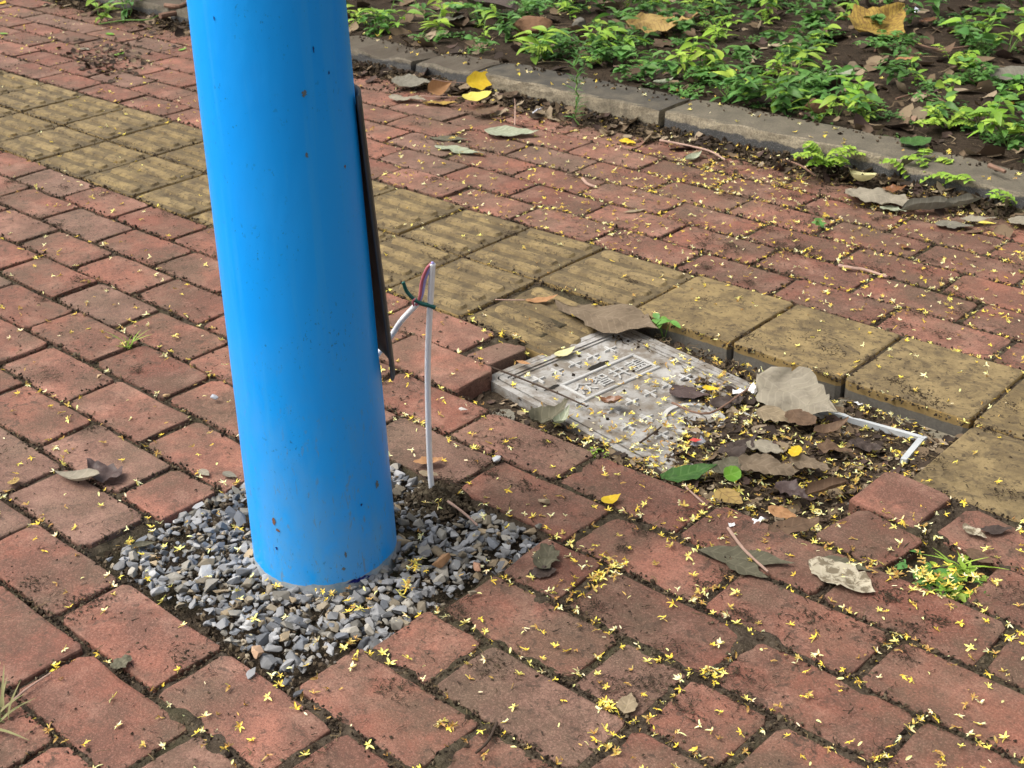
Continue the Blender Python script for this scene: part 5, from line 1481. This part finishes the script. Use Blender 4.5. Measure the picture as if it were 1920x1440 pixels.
for (u, v, z) in items:
    k = q.choices(range(24), [1.2 if i % 6 < 3 else (1.0 if i % 6 < 5 else 1.5) for i in range(24)])[0]
    rx, ry, rz = q.gauss(0, .35), q.gauss(0, .35), q.uniform(0, 6.28); s_ = q.uniform(.7, 1.1) * (.88 if v < 0 else (.92 if v < 2 else 1.0))
    if ind < 300 and inview(u, v, 0, -4):
        zn = zone_of(u, v)
        o_ = mk('fallen_flower', FM[k], None, W(u, v, z), (rx, ry, rz), (s_,) * 3)
        tag(o_, 'tiny yellow fallen ' + ('petal ' if k % 6 == 5 else 'star flower ') + zn, 'flower', ('petals ' if k % 6 == 5 else 'star flowers ') + zn); ind += 1
    else:
        b = FB[k]; V = np.concatenate(b.v) @ rotm(rx, ry, rz).T * s_ + np.array(W(u, v, z)); n0 = rest.n
        rest.v.append(V); rest.f += [tuple(i + n0 for i in f) for f in b.f]; rest.c.append(np.concatenate(b.c)); rest.n += len(V)
for _ in range(170):       # a few on the kerb and the bed
    u, v = q.uniform(3, 15.4), q.choice([q.uniform(-3.85, -3.3), q.uniform(-8, -3.9)])
    if not inview(u, v, .3, 30): continue
    b = FB[q.randrange(24)]; zz = .30 if v > -3.87 else soil_h(u, v) + .03
    if v > -3.87 and u > 12.2: zz -= .02 + .05 * (u - 12.2)
    V = np.concatenate(b.v) @ rotm(q.gauss(0, .3), q.gauss(0, .3), q.uniform(0, 6)).T + np.array(W(u, v, zz)); n0 = rest.n
    rest.v.append(V); rest.f += [tuple(i + n0 for i in f) for f in b.f]; rest.c.append(np.concatenate(b.c)); rest.n += len(V)
tag(mk('scattered_petals', rest.build('scattered_petals', PETAL)), 'countless tiny yellow petals scattered over paving and litter', 'petals', kind='stuff')
# ------------------------------------------------------------------ tree of the fallen flowers, out of view, added to shade the far bricks
tr = empty('shade_tree', W(3.0, -17.5, .3)); tag(tr, 'unseen tree added behind the planting bed to shade the far bricks', 'tree')
BARK = m_plain('tree_bark', (.11, .085, .065), .95, .5, 30, .8, .2, .006)
tv = MB(); q = random.Random(91)
tv.add(*tube(spline([Vector((0, 0, -.2)), Vector((.1, -.1, 1.2)), Vector((.2, -.5, 2.6)), Vector((.5, -1.3, 3.8))], 5), [.17 - .006 * i for i in range(16)], 10))
for k in range(7):
    a = R(-150 + k * 40) ; p0 = Vector((.2, -.5, 2.5 + .15 * k)); p1 = p0 + Vector((math.cos(a) * 1.2, math.sin(a) * 1.2, .7)); p2 = p0 + Vector((math.cos(a) * 2.5, math.sin(a) * 2.4, .9))
    tv.add(*tube(spline([p0, p1, p2], 5), [.07 - .005 * i for i in range(11)], 7))
mk('trunk', tv.build('trunk', BARK, True), tr)
cr = MB()
for _ in range(5200):
    x, y = q.gauss(.6, 2.1), q.uniform(-2.9, 2.2)
    if vn(x * .8, y * .8, 70) < -.25: continue
    z = 3.3 + 1.0 * vn(x * .5, y * .5, 71) + q.uniform(-.5, .6)
    V, F = blade(q.uniform(.10, .17), q.uniform(.045, .07), .3, q)
    k = q.uniform(.7, 1.1); cr.add(V @ rotm(q.gauss(0, .6), q.gauss(0, .6), q.uniform(0, 6.28)).T + np.array([x, y, z]), F, (k, k, k))
mk('crown', cr.build('crown', GD, True), tr)
print('bricks', nb, 'flowers', len(items))
